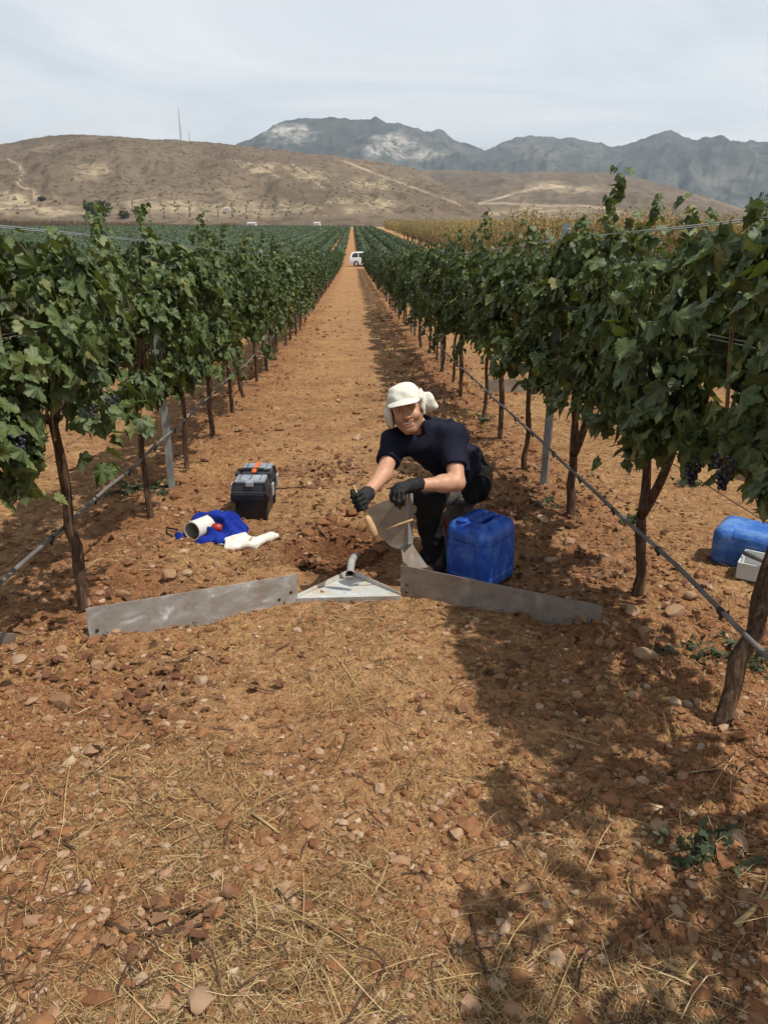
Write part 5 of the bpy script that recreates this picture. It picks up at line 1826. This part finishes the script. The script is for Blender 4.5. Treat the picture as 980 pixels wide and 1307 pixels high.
# trousers
lo, hi = bounds([HIP, HIPL, HIPR, KNL, ANL, KNR, ANR], .19)
ax, P = grid(lo, hi, .0055)
D = caps(P, HIPL, HIPR, .128, .118)
D = smin(D, caps(P, LOW + np.array((.012, .01, -.02)), HIP, .128, .13), .05)
D = smin(D, caps(P, HIPL, KNL, .105, .077), .05)
DS = caps(P, KNL, ANL, .073, .060)
D2 = smin(caps(P, HIPR, KNR, .10, .075), caps(P, KNR, ANR, .07, .058), .04)
D = smin(D, D2, .04)
D = smin(D, DS, .035)
D = smin(D, ell(P, KNL, (.076, .076, .076)), .02)
wr = .009 * np.sin(38 * P[2] + 14 * P[0] + 4 * np.sin(13 * P[0] + 9 * P[1])) * np.sin(15 * P[1] + 21 * P[0]) + .009 * np.abs(np.sin(30 * P[0] + 16 * P[2] + 3 * np.sin(18 * P[2])))
D = D + wr
wl = LOW + np.array((.012, .01, -.02))
cutw = (P[0] - wl[0]) * td[0] + (P[1] - wl[1]) * td[1] + (P[2] - wl[2]) * td[2]
D = smax(D, np.where(np.sqrt((P[0] - wl[0]) ** 2 + (P[1] - wl[1]) ** 2 + (P[2] - wl[2]) ** 2) < .25, cutw - .03, -1.), .006)
trous = part('trousers', D, ax, m_trous)
kd = (ANL - KNL) / np.linalg.norm(ANL - KNL)
fwd = -(HIPL - KNL); fwd /= np.linalg.norm(fwd)
rg = ell(P, KNL + kd * .14 + fwd * .045, (.125, .14, .27))
rg2 = ell(P, W(611, 628, 3.93), (.09, .16, .085))
part('knee_panel', smax(D - .0045, rg, .004), ax, m_panel, trous)
part('hip_panel', smax(D - .004, rg2, .004), ax, m_panel, trous)
bl = MB().tube([(LOW + np.array((.012, .01, -.02)) + .132 * (math.cos(q) * np.cross(td, (0, 0, 1)) / np.linalg.norm(np.cross(td, (0, 0, 1))) + math.sin(q) * np.cross(td, np.cross(td, (0, 0, 1))) / np.linalg.norm(np.cross(td, (0, 0, 1))))) + td * .012 - MO for q in np.linspace(0, 6.28, 33)], .016, 6)
bl.build('belt', m_panel, trous)

# boots
for an_, dr in ((ANL, np.array((-.42, -.90, 0))), (ANR, np.array((.55, .75, -.3)))):
    dr = dr / np.linalg.norm(dr)
    gz_ = float(gh(an_[0], an_[1], False)) if an_ is ANL else an_[2] - .05
    f0 = np.array((an_[0], an_[1], gz_ + .045)) - dr * .045
    f1 = f0 + dr * .235
    f1[2] = (float(gh(f1[0], f1[1], False)) + .036) if an_ is ANL else f1[2]
    ax, P = grid(np.minimum(f0, f1) - .12, np.maximum(f0, f1) + np.array((.12, .12, .20)), .006)
    D = smin(caps(P, f0, f1, .044, .040), caps(P, f0 + dr * .03, f0 + dr * .03 + np.array((0, 0, .13)), .050, .052), .05)
    D = smin(D, caps(P, f0 + np.array((0, 0, -.02)), f1 + np.array((0, 0, -.02)), .040, .040), .02)
    D = np.maximum(D, -(P[2] - (gz_ - .012)) if an_ is ANL else -1.)
    part('boot', D, ax, m_boot)

# gloves
def finger(D, P, pts, r0, r1, k=.006):
    n = len(pts) - 1
    for i in range(n):
        a = r0 + (r1 - r0) * i / n; b_ = r0 + (r1 - r0) * (i + 1) / n
        c_ = caps(P, pts[i], pts[i + 1], a, b_)
        D = c_ if D is None else smin(D, c_, k)
    return D


# right hand: a fist round the brush handle
BA, BB = W(451, 619, 3.515), W(468, 659, 3.535)
ba = (BB - BA) / np.linalg.norm(BB - BA)
fc = W(458.5, 640, 3.524)
back = WRR - fc; back -= (back @ ba) * ba; back /= np.linalg.norm(back)     # from the handle to the wrist
sidev = np.cross(ba, back)
if sidev @ _v > 0: sidev = -sidev                                         # towards the camera
lo, hi = bounds([fc, WRR], .085)
ax, P = grid(lo, hi, .0026)
pc_ = fc + back * .028 - ba * .004
D = rbox(P, pc_, (.020, .020, .040), .017, np.stack([back, sidev, ba], -1))
D = smin(D, caps(P, fc + back * .035, WRR + (WRR - fc) * .10, .027, .034), .02)
D = smin(D, caps(P, WRR - (WRR - fc) * .02, WRR + (WRR - fc) * .22, .036, .038), .008)
fing = None
for i, (o_, ln) in enumerate(((-.036, .95), (-.013, 1.05), (.010, 1.0), (.032, .85))):
    c0 = fc + ba * o_
    pts = []
    for ang in (25, 80, 140, 200, 245):
        a = math.radians(ang * (.97 + .03 * ln))
        rr = .0255 * ln if ang < 220 else .022
        pts.append(c0 + (back * math.cos(a) - sidev * -math.sin(a) * 1.) * rr * np.array(1.) + ba * .004 * (ang / 245))
    f_ = finger(None, P, pts, .0122, .0105)
    fing = f_ if fing is None else np.minimum(fing, f_)
D = smin(D, fing, .005)
th = finger(None, P, [fc - ba * .035 + back * .035 - sidev * .012, fc - ba * .052 + back * .012 - sidev * .024, fc - ba * .046 - back * .012 - sidev * .020 + sidev * .012, fc - ba * .034 - back * .026 + sidev * .004], .0150, .0110)
D = smin(D, th, .006)
part('glove', D + .0012 * np.sin(P[0] * 190) * np.sin(P[1] * 170 + P[2] * 150), ax, m_glove)

# left hand: draped over the corner of the sheet, fingers down its front
kn = W(508, 624, 3.530)
lo, hi = bounds([kn, WRL], .11)
ax, P = grid(lo, hi, .0028)
hd_ = kn - WRL; hd_ /= np.linalg.norm(hd_)
D = caps(P, WRL - hd_ * .035, WRL + hd_ * .005, .036, .032)
D = smin(D, caps(P, WRL, kn - hd_ * .012, .030, .031), .02)
D = smin(D, ell(P, kn - hd_ * .018 + np.array((0, 0, -.004)), (.034, .032, .024)), .02)
fing = None
for i, (u0, v0, d0, u1, v1, u2, v2, d2) in enumerate(((501.5, 624, 3.545, 499.0, 632.5, 500.5, 640, 3.575), (504.5, 627, 3.520, 503.5, 637, 506.0, 645, 3.560), (509.0, 628.5, 3.508, 509.0, 639.5, 510.5, 648, 3.548), (513.5, 628, 3.505, 514.5, 637.5, 515.0, 644, 3.545))):
    k0, k2 = W(u0, v0, d0), W(u2, v2, d2)
    k1 = W(u1, v1, (d0 + d2) / 2 - .018)
    f_ = finger(None, P, [kn - hd_ * .01, k0, k1, k1 * .45 + k2 * .55, k2], .0118, .0090)
    fing = f_ if fing is None else np.minimum(fing, f_)
D = smin(D, fing, .006)
th = finger(None, P, [WRL + hd_ * .03, W(514, 631, 3.60), W(510, 637, 3.655), W(507, 641, 3.665)], .0145, .0105)
D = smin(D, th, .008)
part('glove', D + .0012 * np.sin(P[0] * 190) * np.sin(P[1] * 170 + P[2] * 150), ax, m_glove)

# the wooden-handled brush in his right hand
o = thing('hand_brush', 'wooden-handled brush held in the man\'s right glove over the hole', 'brush', BB)
BC = W(479, 685, 3.56)
MB().tube([BA - BB, (BA + BB) / 2 - BB, BB - BB], [.0055, .006, .007], 8).build('handle', m_wood, o)
MB().tube([np.zeros(3) - ba * .004, (BC - BB) * .12, (BC - BB) * .3, (BC - BB) * .62, (BC - BB) * .9, BC - BB], [.009, .0175, .0185, .021, .0185, .012], 12).build('head', m_wood, o)
m_brist = simple('bristles', [(.3, (.16, .08, .04)), (.7, (.30, .17, .09))], 30, .9, .1)
bm_ = MB(); bd_ = (BC - BB) / np.linalg.norm(BC - BB)
for k in range(40):
    a = k * 2.4; r_ = .012 * math.sqrt((k + .5) / 40)
    s0 = BC - BB + np.array((math.cos(a) * r_, math.sin(a) * r_, 0))
    bm_.tube([s0 - bd_ * .005, s0 + bd_ * .022 + np.array((math.cos(a), math.sin(a), 0)) * .006], .0012, 4, False)
bm_.build('bristles', m_brist, o, True, None, 'stuff')

# ------------------------------------------------------------------ stones, straw, weeds on the soil
def stone_mat(name, stops, rnd=True):
    m, t, b = mat(name, .92, .12)
    c = coords(t)
    v = attr_(t, 'var')
    oi = t.nodes.new('ShaderNodeObjectInfo').outputs['Random']
    f = math_(t, 'FRACT', math_(t, 'ADD', v, oi))
    col = ramp(t, f, stops)
    col = mix(t, ramp(t, noise(t, c, 38, 5, .7), [(.40, 0.), (.66, .7)]), col, (.25, .125, .06))
    t.links.new(col, b.inputs['Base Color'])
    bump(t, b, noise(t, c, 90, 5, .7), .5, .006)
    return m


m_stone = stone_mat('limestone', [(.0, (.22, .115, .060)), (.35, (.30, .185, .110)), (.7, (.37, .255, .165)), (.92, (.44, .33, .23)), (1., (.30, .175, .10))])
m_clod = stone_mat('soil_clod', [(.0, (.115, .046, .021)), (.5, (.18, .080, .036)), (1., (.26, .13, .06))])


def subdiv_ico():
    V = [tuple(v) for v in ico]; Fc = []; cache = {}
    def midp(a, b_):
        k = (min(a, b_), max(a, b_))
        if k not in cache:
            p = (np.array(V[a]) + np.array(V[b_])) / 2; p /= np.linalg.norm(p)
            cache[k] = len(V); V.append(tuple(p))
        return cache[k]
    for a, b_, c_ in icoF:
        x, y, z = midp(a, b_), midp(b_, c_), midp(c_, a)
        Fc += [(a, x, z), (x, b_, y), (z, y, c_), (x, y, z)]
    return np.array(V), np.array(Fc)


IV, IF = subdiv_ico()


def stone_mesh(name, rng, mt):
    V = IV.copy()
    for k in range(int(rng.integers(5, 9))):           # broken faces
        n = rng.normal(0, 1, 3); n /= np.linalg.norm(n)
        d = rng.uniform(.48, .8); s = V @ n
        V = V - np.maximum(s - d, 0)[:, None] * n
    V *= np.array((1, rng.uniform(.65, .95), rng.uniform(.42, .7)))
    V += rng.normal(0, .02, V.shape)
    o = mesh(name, V, IF, mt, True, {'var': np.zeros(len(V))})
    o.set_sharp_from_angle(angle=math.radians(32))
    return o


STM = [stone_mesh('stone', np.random.default_rng(600 + k), m_stone) for k in range(12)]
CLM = [stone_mesh('clod', np.random.default_rng(700 + k), m_clod) for k in range(6)]


def put_stone(u, v, px, label, i, nm='stone', pool=None, sink=.25, grp='stones on the soil'):
    p = G(u, v); d = float((p - CAM) @ FW)
    s = px * d / F / 2
    z = float(gh(p[0], p[1]))
    o = tag(obj(nm, (pool or STM)[i % len(pool or STM)], None, (p[0], p[1], z + s * .55 - s * sink)), label, nm, grp)
    rng = np.random.default_rng(i + 40)
    o.rotation_euler = (rng.uniform(-.25, .25), rng.uniform(-.25, .25), rng.uniform(0, 6.28))
    o.scale = (s, s, s * rng.uniform(.85, 1.1))
    return o


for i, (u, v, px, lb) in enumerate([
    (82, 918, 36, 'smooth pale oval stone, the largest below the left metal sheet'),
    (44, 916, 20, 'pale stone just left of the smooth oval stone near the left edge'),
    (26, 857, 26, 'brown stone below the bent sheet at the left edge'),
    (121, 972, 26, 'flat dark grey slate stone below the smooth oval stone'),
    (126, 864, 18, 'upright tan stone below the left end of the left metal sheet'),
    (258, 875, 22, 'small pinkish stone below the middle of the left metal sheet'),
    (259, 935, 22, 'round buff stone in the straw below the left metal sheet\'s middle'),
    (249, 1075, 20, 'left one of two pale stones lying together left of centre'),
    (264, 1081, 16, 'right one of two pale stones lying together left of centre'),
    (344, 1074, 20, 'rounded pale stone in bare soil right of the paired stones'),
    (354, 1163, 23, 'round pale stone beside a dark twig in the lower middle'),
    (376, 1156, 14, 'small brown stone touching the dark twig in the lower middle'),
    (44, 1183, 30, 'broad tan stone near the lower left edge of the photo'),
    (109, 1133, 28, 'long flat buff stone above the dark pruned branch'),
    (8, 1113, 22, 'pale stone cut by the left edge, lower part of the photo'),
    (260, 1276, 48, 'largest half-buried tan stone at the bottom edge, left of centre'),
    (180, 1252, 22, 'pale angular stone left of the big half-buried stone'),
    (104, 1105, 18, 'brown round stone left of the long flat buff stone'),
    (52, 1080, 22, 'flat tan stone at the left edge above the broad tan stone'),
    (6, 1200, 24, 'brownish stone at the lower left corner'),
    (35, 1020, 22, 'buff stone near the left edge halfway up the foreground'),
    (428, 1276, 20, 'reddish stone at the bottom edge right of the big half-buried stone'),
    (430, 1250, 16, 'small tan stone near the bottom, in the middle'),
    (818, 826, 28, 'pale angular stone right of the right metal sheet\'s tip'),
    (858, 806, 30, 'large grey-green stone right of the forked vine\'s foot'),
    (820, 856, 32, 'long buff stone below the pale angular stone near the right sheet'),
    (803, 801, 24, 'pale stone pile top beside the right sheet\'s tip'),
    (794, 796, 16, 'small pale stone against the right metal sheet\'s tip'),
    (778, 840, 22, 'brown stone just below the right metal sheet\'s tip'),
    (762, 836, 16, 'little red-brown stone under the right sheet near its tip'),
    (858, 914, 28, 'squarish pale stone left of the leaning vine foot'),
    (887, 911, 20, 'flat stone touching the leaning vine foot'),
    (827, 1048, 26, 'pale round stone in the right foreground shade'),
    (938, 1098, 40, 'broad flat pinkish stone near the right edge'),
    (944, 1060, 24, 'brown stone above the broad flat pinkish stone'),
    (946, 1163, 26, 'round red-brown stone at the lower right edge'),
    (880, 1206, 26, 'round stone with a dark shaded side in the lower right'),
    (862, 1175, 22, 'tan stone above the shaded round stone in the lower right'),
    (600, 1281, 26, 'tan stone at the bottom edge right of centre'),
    (552, 1262, 16, 'small brown stone near the bottom centre'),
    (640, 1250, 16, 'small pale stone in the shade near the bottom right of centre'),
    (686, 912, 14, 'small whitish stone in the shade below the right metal sheet'),
    (938, 1090, 24, 'pale stone standing behind the broad flat pinkish stone'),
    (218, 750, 32, 'flat pale stone behind the left metal sheet'),
    (240, 746, 18, 'small pale stone right of the flat one behind the left sheet'),
    (160, 770, 22, 'pale stone at the foot of the first left vine'),
    (60, 780, 20, 'brown stone under the hose at the left edge'),
    (36, 800, 18, 'tan stone above the bent sheet at the left edge'),
    (724, 704, 26, 'pale stone in the rubble right of the jerry can'),
    (742, 712, 18, 'second pale stone in the rubble right of the jerry can'),
    (702, 722, 22, 'buff stone nearest the jerry can\'s right side'),
    (690, 676, 20, 'stone between the jerry can and the shaggy trunk'),
    (770, 726, 20, 'tan stone halfway between the can and the forked vine'),
    (880, 776, 22, 'flat stone in the chaff under the right hose'),
    (455, 560, 20, 'flat pale stone on the path left of the man\'s hat'),
    (306, 555, 18, 'pale stone left of the path behind the toolbox'),
    (262, 596, 18, 'pale stone between the left post and the toolbox'),
    (357, 552, 14, 'small pale stone in the path behind the toolbox'),
    (500, 1090, 14, 'small tan stone in the straw at the centre of the foreground'),
    (560, 1030, 16, 'pale pebble in the straw right of the foreground centre'),
]):
    put_stone(u, v, px, lb, i)

for i, (u, v, px, lb) in enumerate([
    (392, 688, 22, 'red-brown clod on the left rim of the dug hole'),
    (412, 682, 24, 'big crumbly clod on the back rim of the dug hole'),
    (438, 680, 22, 'pinkish clod behind the hose on the back rim of the hole'),
    (462, 684, 20, 'dark clod on the right back rim of the hole'),
    (424, 668, 18, 'clod on top of the spoil heap behind the hole'),
    (383, 706, 22, 'small clod at the left corner of the hole'),
    (486, 706, 24, 'clod below the held sheet\'s curved edge'),
    (448, 660, 22, 'tan clod on the right end of the spoil heap'),
]):
    put_stone(u, v, px, lb, i, 'clod', CLM, .3, 'clods round the dug hole')

# small stones and clods past counting
def scatter(rng, n, y0=.95, y1=9., xw=.62, bias=None):
    """places spread evenly over the view of the ground"""
    i0, i1 = 1 / y0, 1 / y1
    y = 1 / rng.uniform(i1, i0, n * 3)
    x = rng.uniform(-1, 1, n * 3) * np.minimum(xw * y + .35, 4.6)
    if bias is not None:
        k = rng.random(n * 3) < bias(x, y); x, y = x[k], y[k]
    return x[:n], y[:n]


def rowd(x): return np.abs(((x - ROWX + ROWD / 2) % ROWD) - ROWD / 2)


def pile(name, mt, pool, rng, x, y, s, label, cat):
    n = len(x); VV, FF = [], []
    sink = gh(x, y) + s * .18
    a = rng.uniform(0, 6.28, n)
    i = rng.integers(0, len(pool), n)
    base = [np.array([v.co[:] for v in p.vertices]) for p in pool]
    B = np.stack(base)[i] * s[:, None, None] * rng.uniform(.75, 1.25, (n, 1, 3))
    ca, sa = np.cos(a)[:, None], np.sin(a)[:, None]
    V = np.stack([B[..., 0] * ca - B[..., 1] * sa + x[:, None], B[..., 0] * sa + B[..., 1] * ca + y[:, None], B[..., 2] + sink[:, None]], -1)
    nf = pool[0]['tri'] if False else None
    Fq = (icoF[None] + (np.arange(n) * 12)[:, None, None]).reshape(-1, 3)
    o = obj(name, mesh(name, V.reshape(-1, 3), Fq, mt, False, {'var': np.repeat(rng.random(n), 12)}), kind='stuff')
    return tag(o, label, cat)


def lowpool(seed):
    P_ = []
    for k in range(10):
        r = np.random.default_rng(seed + k)
        V = ico * r.uniform(.65, 1.15, (12, 1)) * np.array((1, r.uniform(.6, .95), r.uniform(.4, .7)))
        me = bpy.data.meshes.new('tmp'); me.from_pydata([tuple(v) for v in V], [], icoF.tolist())
        P_.append(me)
    return P_


rng = np.random.default_rng(21)
LP = lowpool(800)
x, y = scatter(rng, 9500, .85, 20, bias=lambda x, y: .3 + .55 * np.exp(-((rowd(x) - .35) / .45) ** 2) + .5 * (vnoise(x * 2, y * 2, 3) > .1))
s = np.clip(rng.lognormal(-4.75, .48, len(x)), .004, .035) * (.75 + .12 * y)
pile('gravel', m_stone, LP, rng, x, y, s, 'small tan stones strewn over the red soil', 'gravel')
x, y = scatter(rng, 22000, .85, 30, bias=lambda x, y: .25 + .75 * np.exp(-((rowd(x) - .25) / .4) ** 2))
s = np.clip(rng.lognormal(-4.7, .50, len(x)), .004, .045) * (.7 + .13 * y)
xe = HOLE[0] + rng.normal(0, .30, 420); ye = HOLE[1] + .22 + rng.normal(0, .16, 420)
x = np.r_[x, xe]; y = np.r_[y, ye]; s = np.r_[s, np.clip(rng.lognormal(-4.5, .5, 420), .005, .035)]
pile('soil_crumbs', m_clod, LP, rng, x, y, s, 'red-brown crumbs and clods of turned soil', 'soil')
for me in LP: bpy.data.meshes.remove(me)

# straw
m_straw, t, b = mat('straw', .75, .2)
sv_ = attr_(t, 'var')
t.links.new(ramp(t, sv_, [(0, (.085, .048, .024)), (.3, (.19, .115, .050)), (.65, (.30, .20, .085)), (.92, (.44, .32, .15)), (1, (.56, .46, .27))]), b.inputs['Base Color'])


def straw(rng, x, y, ln, wd_, lift, name, mt, label, cat, curve=.25, var=None):
    n = len(x)
    a = rng.uniform(0, math.pi, n); dx_, dy_ = np.cos(a), np.sin(a)
    k = rng.normal(0, curve, n)
    pts = []
    for f in (-.5, -.17, .17, .5):
        px = x + dx_ * ln * f - dy_ * ln * k * (f * f - .12); py = y + dy_ * ln * f + dx_ * ln * k * (f * f - .12)
        pts.append(np.c_[px, py, gh(px, py)])
    pts = np.stack(pts, 1)
    base = pts[..., 2].max(1, keepdims=True)
    pts[..., 2] = np.maximum(pts[..., 2], base - ln[:, None] * .10) + .003 + (rng.random(n) ** 2 * lift)[:, None] * np.array((.15, .7, 1., .5))[None] * np.where(rng.random(n) < .5, 1, 0)[:, None] + rng.uniform(0, .009, n)[:, None]
    sdx = np.stack([-dy_, dx_, 0 * x], -1)
    tilt = rng.normal(0, .6, n)
    sdx[:, 2] = np.sin(tilt) * .7
    Vl = pts + sdx[:, None] * (wd_ / 2)[:, None, None]; Vr = pts - sdx[:, None] * (wd_ / 2)[:, None, None]
    V = np.concatenate([Vl, Vr], 1).reshape(-1, 3)
    T = np.array([(0, 4, 5, 1), (1, 5, 6, 2), (2, 6, 7, 3)])
    Fq = (T[None] + (np.arange(n) * 8)[:, None, None]).reshape(-1, 4)
    v_ = rng.random(n) if var is None else var
    o = obj(name, mesh(name, V, Fq, mt, False, {'var': np.repeat(v_, 8)}), kind='stuff')
    return tag(o, label, cat)


rng = np.random.default_rng(33)
def sb(x, y):
    c = vnoise(x * 1.5 + 3, y * 1.5, 41) + .8 * vnoise(x * 4, y * 4, 42)
    return np.clip((.12 + 1.9 * np.clip(c, 0, 1)) * np.interp(y, [1, 2], [.45, 1]), .03, 1)


x, y = scatter(rng, 33000, .85, 9.5, bias=sb)
ln = np.clip(rng.lognormal(-3.35, .55, len(x)), .012, .16)
straw(rng, x, y, ln, rng.uniform(.0007, .0016, len(x)) * (.7 + .22 * y), .016, 'straw', m_straw, 'dry straw and mown grass matted over the soil', 'straw')
x, y = scatter(rng, 330, .85, 5., bias=sb)
ln = rng.uniform(.12, .38, len(x))
straw(rng, x, y, ln, rng.uniform(.0014, .0026, len(x)), .04, 'long_straw', m_straw, 'long pale straws lying loose over the soil', 'straw', .12, rng.uniform(.55, 1, len(x)))
m_twig = simple('dead_twig', [(.3, (.040, .022, .014)), (.7, (.10, .06, .038))], 20, .9, .1)
x, y = scatter(rng, 1100, .85, 9.)
straw(rng, x, y, np.clip(rng.lognormal(-2.6, .5, len(x)), .03, .3), rng.uniform(.002, .0055, len(x)), .03, 'dead_twigs', m_twig, 'short dark twigs and prunings on the soil', 'twigs', .3)

# dry leaves
m_dry = leaf_mat('dry_leaf', [(0, (.10, .045, .026)), (.4, (.16, .075, .042)), (.8, (.24, .13, .075)), (1, (.30, .19, .11))], (.22, .13, .08), .1, .9, .1, (.2, .08, .03))
rng = np.random.default_rng(51)
PX, PY = [], []
for u, v, r_, n in ((435, 612, .26, 150), (205, 900, .10, 40), (415, 607, .16, 60), (540, 500, .5, 260), (560, 470, .5, 200), (700, 690, .35, 170), (690, 750, .25, 110), (430, 668, .25, 90), (215, 1175, .08, 20), (690, 640, .4, 150), (770, 900, .4, 60), (100, 860, .3, 40), (455, 580, .6, 60)):
    p = G(u, v)
    PX.append(p[0] + rng.normal(0, r_, n) * 1.); PY.append(p[1] + rng.normal(0, r_ * 1.2, n))
x = np.concatenate(PX); y = np.concatenate(PY)
xs_, ys_ = scatter(rng, 800, 2.6, 26, bias=lambda x, y: np.exp(-((rowd(x) - .2) / .5) ** 2))
xr_ = rng.normal(.95, .28, 620); yr_ = 1 / rng.uniform(1 / 26., 1 / 4.6, 620)
x = np.r_[x, xs_, xr_]; y = np.r_[y, ys_, yr_]
P_ = np.c_[x, y, gh(x, y) + rng.uniform(.004, .03, len(x))]
V, Fq, var = leaves_mesh(P_, frames(rng.normal(0, .5, (len(x), 3)) + np.array((0, 0, 1.)), rng.normal(0, 1, (len(x), 3))), rng.uniform(.020, .048, len(x)), 1, rng)
c0 = np.repeat(P_, 8 if len(LT[1][0]) == 8 else len(LT[1][0]), 0)
V[:, 2] += 9. * ((V[:, 0] - c0[:, 0]) ** 2 + (V[:, 1] - c0[:, 1]) ** 2) * rng.uniform(-.2, 1.4, len(V))
o = tag(obj('dry_leaves', mesh('dry_leaves', V, Fq, m_dry, True, {'var': var}), kind='stuff'), 'curled red-brown dead vine leaves in drifts on the soil', 'dead leaves')

# weeds
m_weed = leaf_mat('weed_leaf', [(0, (.040, .058, .030)), (.5, (.065, .082, .042)), (1, (.11, .12, .068))], (.07, .095, .05), .2, .7, .2, (.08, .12, .03))


def weed(u, v, r_, h, n, label, seed):
    rng = np.random.default_rng(seed); p = G(u, v)
    z = float(gh(p[0], p[1]))
    o = thing('weed', label, 'weed', (p[0], p[1], z), 0, 'weeds on the soil')
    V, Q, T, vv = [], [], [], []
    st = MB()
    for k in range(n):
        a = rng.uniform(0, 6.28); L_ = r_ * rng.uniform(.4, 1.1); up_ = h * rng.uniform(.3, 1.)
        q = np.linspace(0, 1, 5)[:, None]
        c_ = np.array((rng.normal(0, r_ * .15), rng.normal(0, r_ * .15), -.01)) + q * np.array((math.cos(a) * L_, math.sin(a) * L_, 0)) + np.array((0, 0, 1)) * up_ * (q * 1.6 - q ** 2 * .9)
        st.tube(c_, .0014, 4, False)
        for j in range(9):
            f = rng.uniform(.15, 1) * 4; i = min(int(f), 3); f -= i
            V.append(c_[i] * (1 - f) + c_[i + 1] * f + rng.normal(0, .006, 3))
    V = np.array(V)
    Vm, Fq, var = leaves_mesh(V, frames(rng.normal(0, .6, (len(V), 3)) + np.array((0, 0, 1.)), rng.normal(0, 1, (len(V), 3))), rng.uniform(.016, .034, len(V)), 2, rng)
    Vm = Vm.reshape(-1, 6, 3); cc = V[:, None]
    obj('leaves', mesh('leaves', Vm.reshape(-1, 3), Fq, m_weed, True, {'var': var}), o, kind='stuff')
    st.build('stem', m_weed, o)


for i, (u, v, r_, h, n, lb) in enumerate([
    (900, 1110, .14, .06, 20, 'low green weed in the right foreground above the lower right stones'),
    (872, 845, .13, .04, 16, 'green weed patch left of the leaning vine foot'),
    (945, 850, .16, .05, 22, 'green weed patch behind the leaning vine foot at the right edge'),
    (800, 668, .10, .08, 12, 'small grey-green weed beside the forked vine trunk'),
    (695, 655, .14, .09, 16, 'grey-green weed near the foot of the right metal post'),
    (617, 545, .12, .12, 12, 'small weed tuft beyond the man, under the right hose'),
    (170, 628, .22, .12, 24, 'dark grassy weed under the left hose beside the thin trunk'),
    (215, 625, .12, .08, 12, 'small weed at the foot of the left metal post'),
    (880, 620, .14, .08, 14, 'weed in the next aisle under the right row'),
    (200, 640, .10, .06, 10, 'tiny weed in front of the left metal post'),
]):
    weed(u, v, r_, h, n, lb, 900 + i)

# prunings one can pick out
for pts, r_, lb in (
    ([(137, 1182), (165, 1196), (205, 1195), (250, 1184), (300, 1165)], .007, 'long dark reddish pruned branch lying in the lower left foreground'),
    ([(60, 1076), (80, 1085), (97, 1092)], .005, 'short dark twig at the left edge above the long flat stone'),
    ([(322, 1040), (340, 1052), (356, 1062)], .005, 'brown twig above the round pale stone left of centre'),
    ([(352, 1136), (366, 1150), (374, 1165)], .006, 'dark twig between two stones in the lower middle'),
    ([(850, 1000), (900, 1000), (960, 996)], .006, 'dark straight twig below the leaning vine foot'),
    ([(600, 1170), (612, 1215), (626, 1265)], .006, 'dark twig pointing at the bottom edge right of centre'),
    ([(935, 1195), (960, 1178), (985, 1160)], .008, 'pale broken stick at the lower right edge'),
    ([(846, 1236), (872, 1252), (898, 1266)], .007, 'straw-coloured stem in the lower right corner'),
    ([(160, 855), (225, 846), (280, 842)], .004, 'thin dark twig below the left metal sheet'),
    ([(345, 627), (380, 626), (420, 630)], .005, 'thin dark cane on the path right of the toolbox'),
):
    P_ = [G(*q) for q in pts]
    P_ = [np.array((q[0], q[1], float(gh(q[0], q[1])) + r_ * 1.1)) for q in P_]
    m = MB().tube([q - P_[0] for q in P_], np.linspace(r_, r_ * .6, len(P_)), 7)
    k = len(P_) // 2
    m.tube([P_[k] - P_[0], (P_[k] + P_[-1]) / 2 - P_[0] + np.array((.03, .05, .012))], [r_ * .6, r_ * .3], 5)
    o = m.build('twig', m_straw if 'pale' in lb or 'straw' in lb else m_twig, None, True, P_[0])
    if m_straw in list(o.data.materials): o.data.attributes.new('var', 'FLOAT', 'POINT').data.foreach_set('value', np.full(len(o.data.vertices), .8, np.float32))
    tag(o, lb, 'twig', 'loose twigs on the soil')
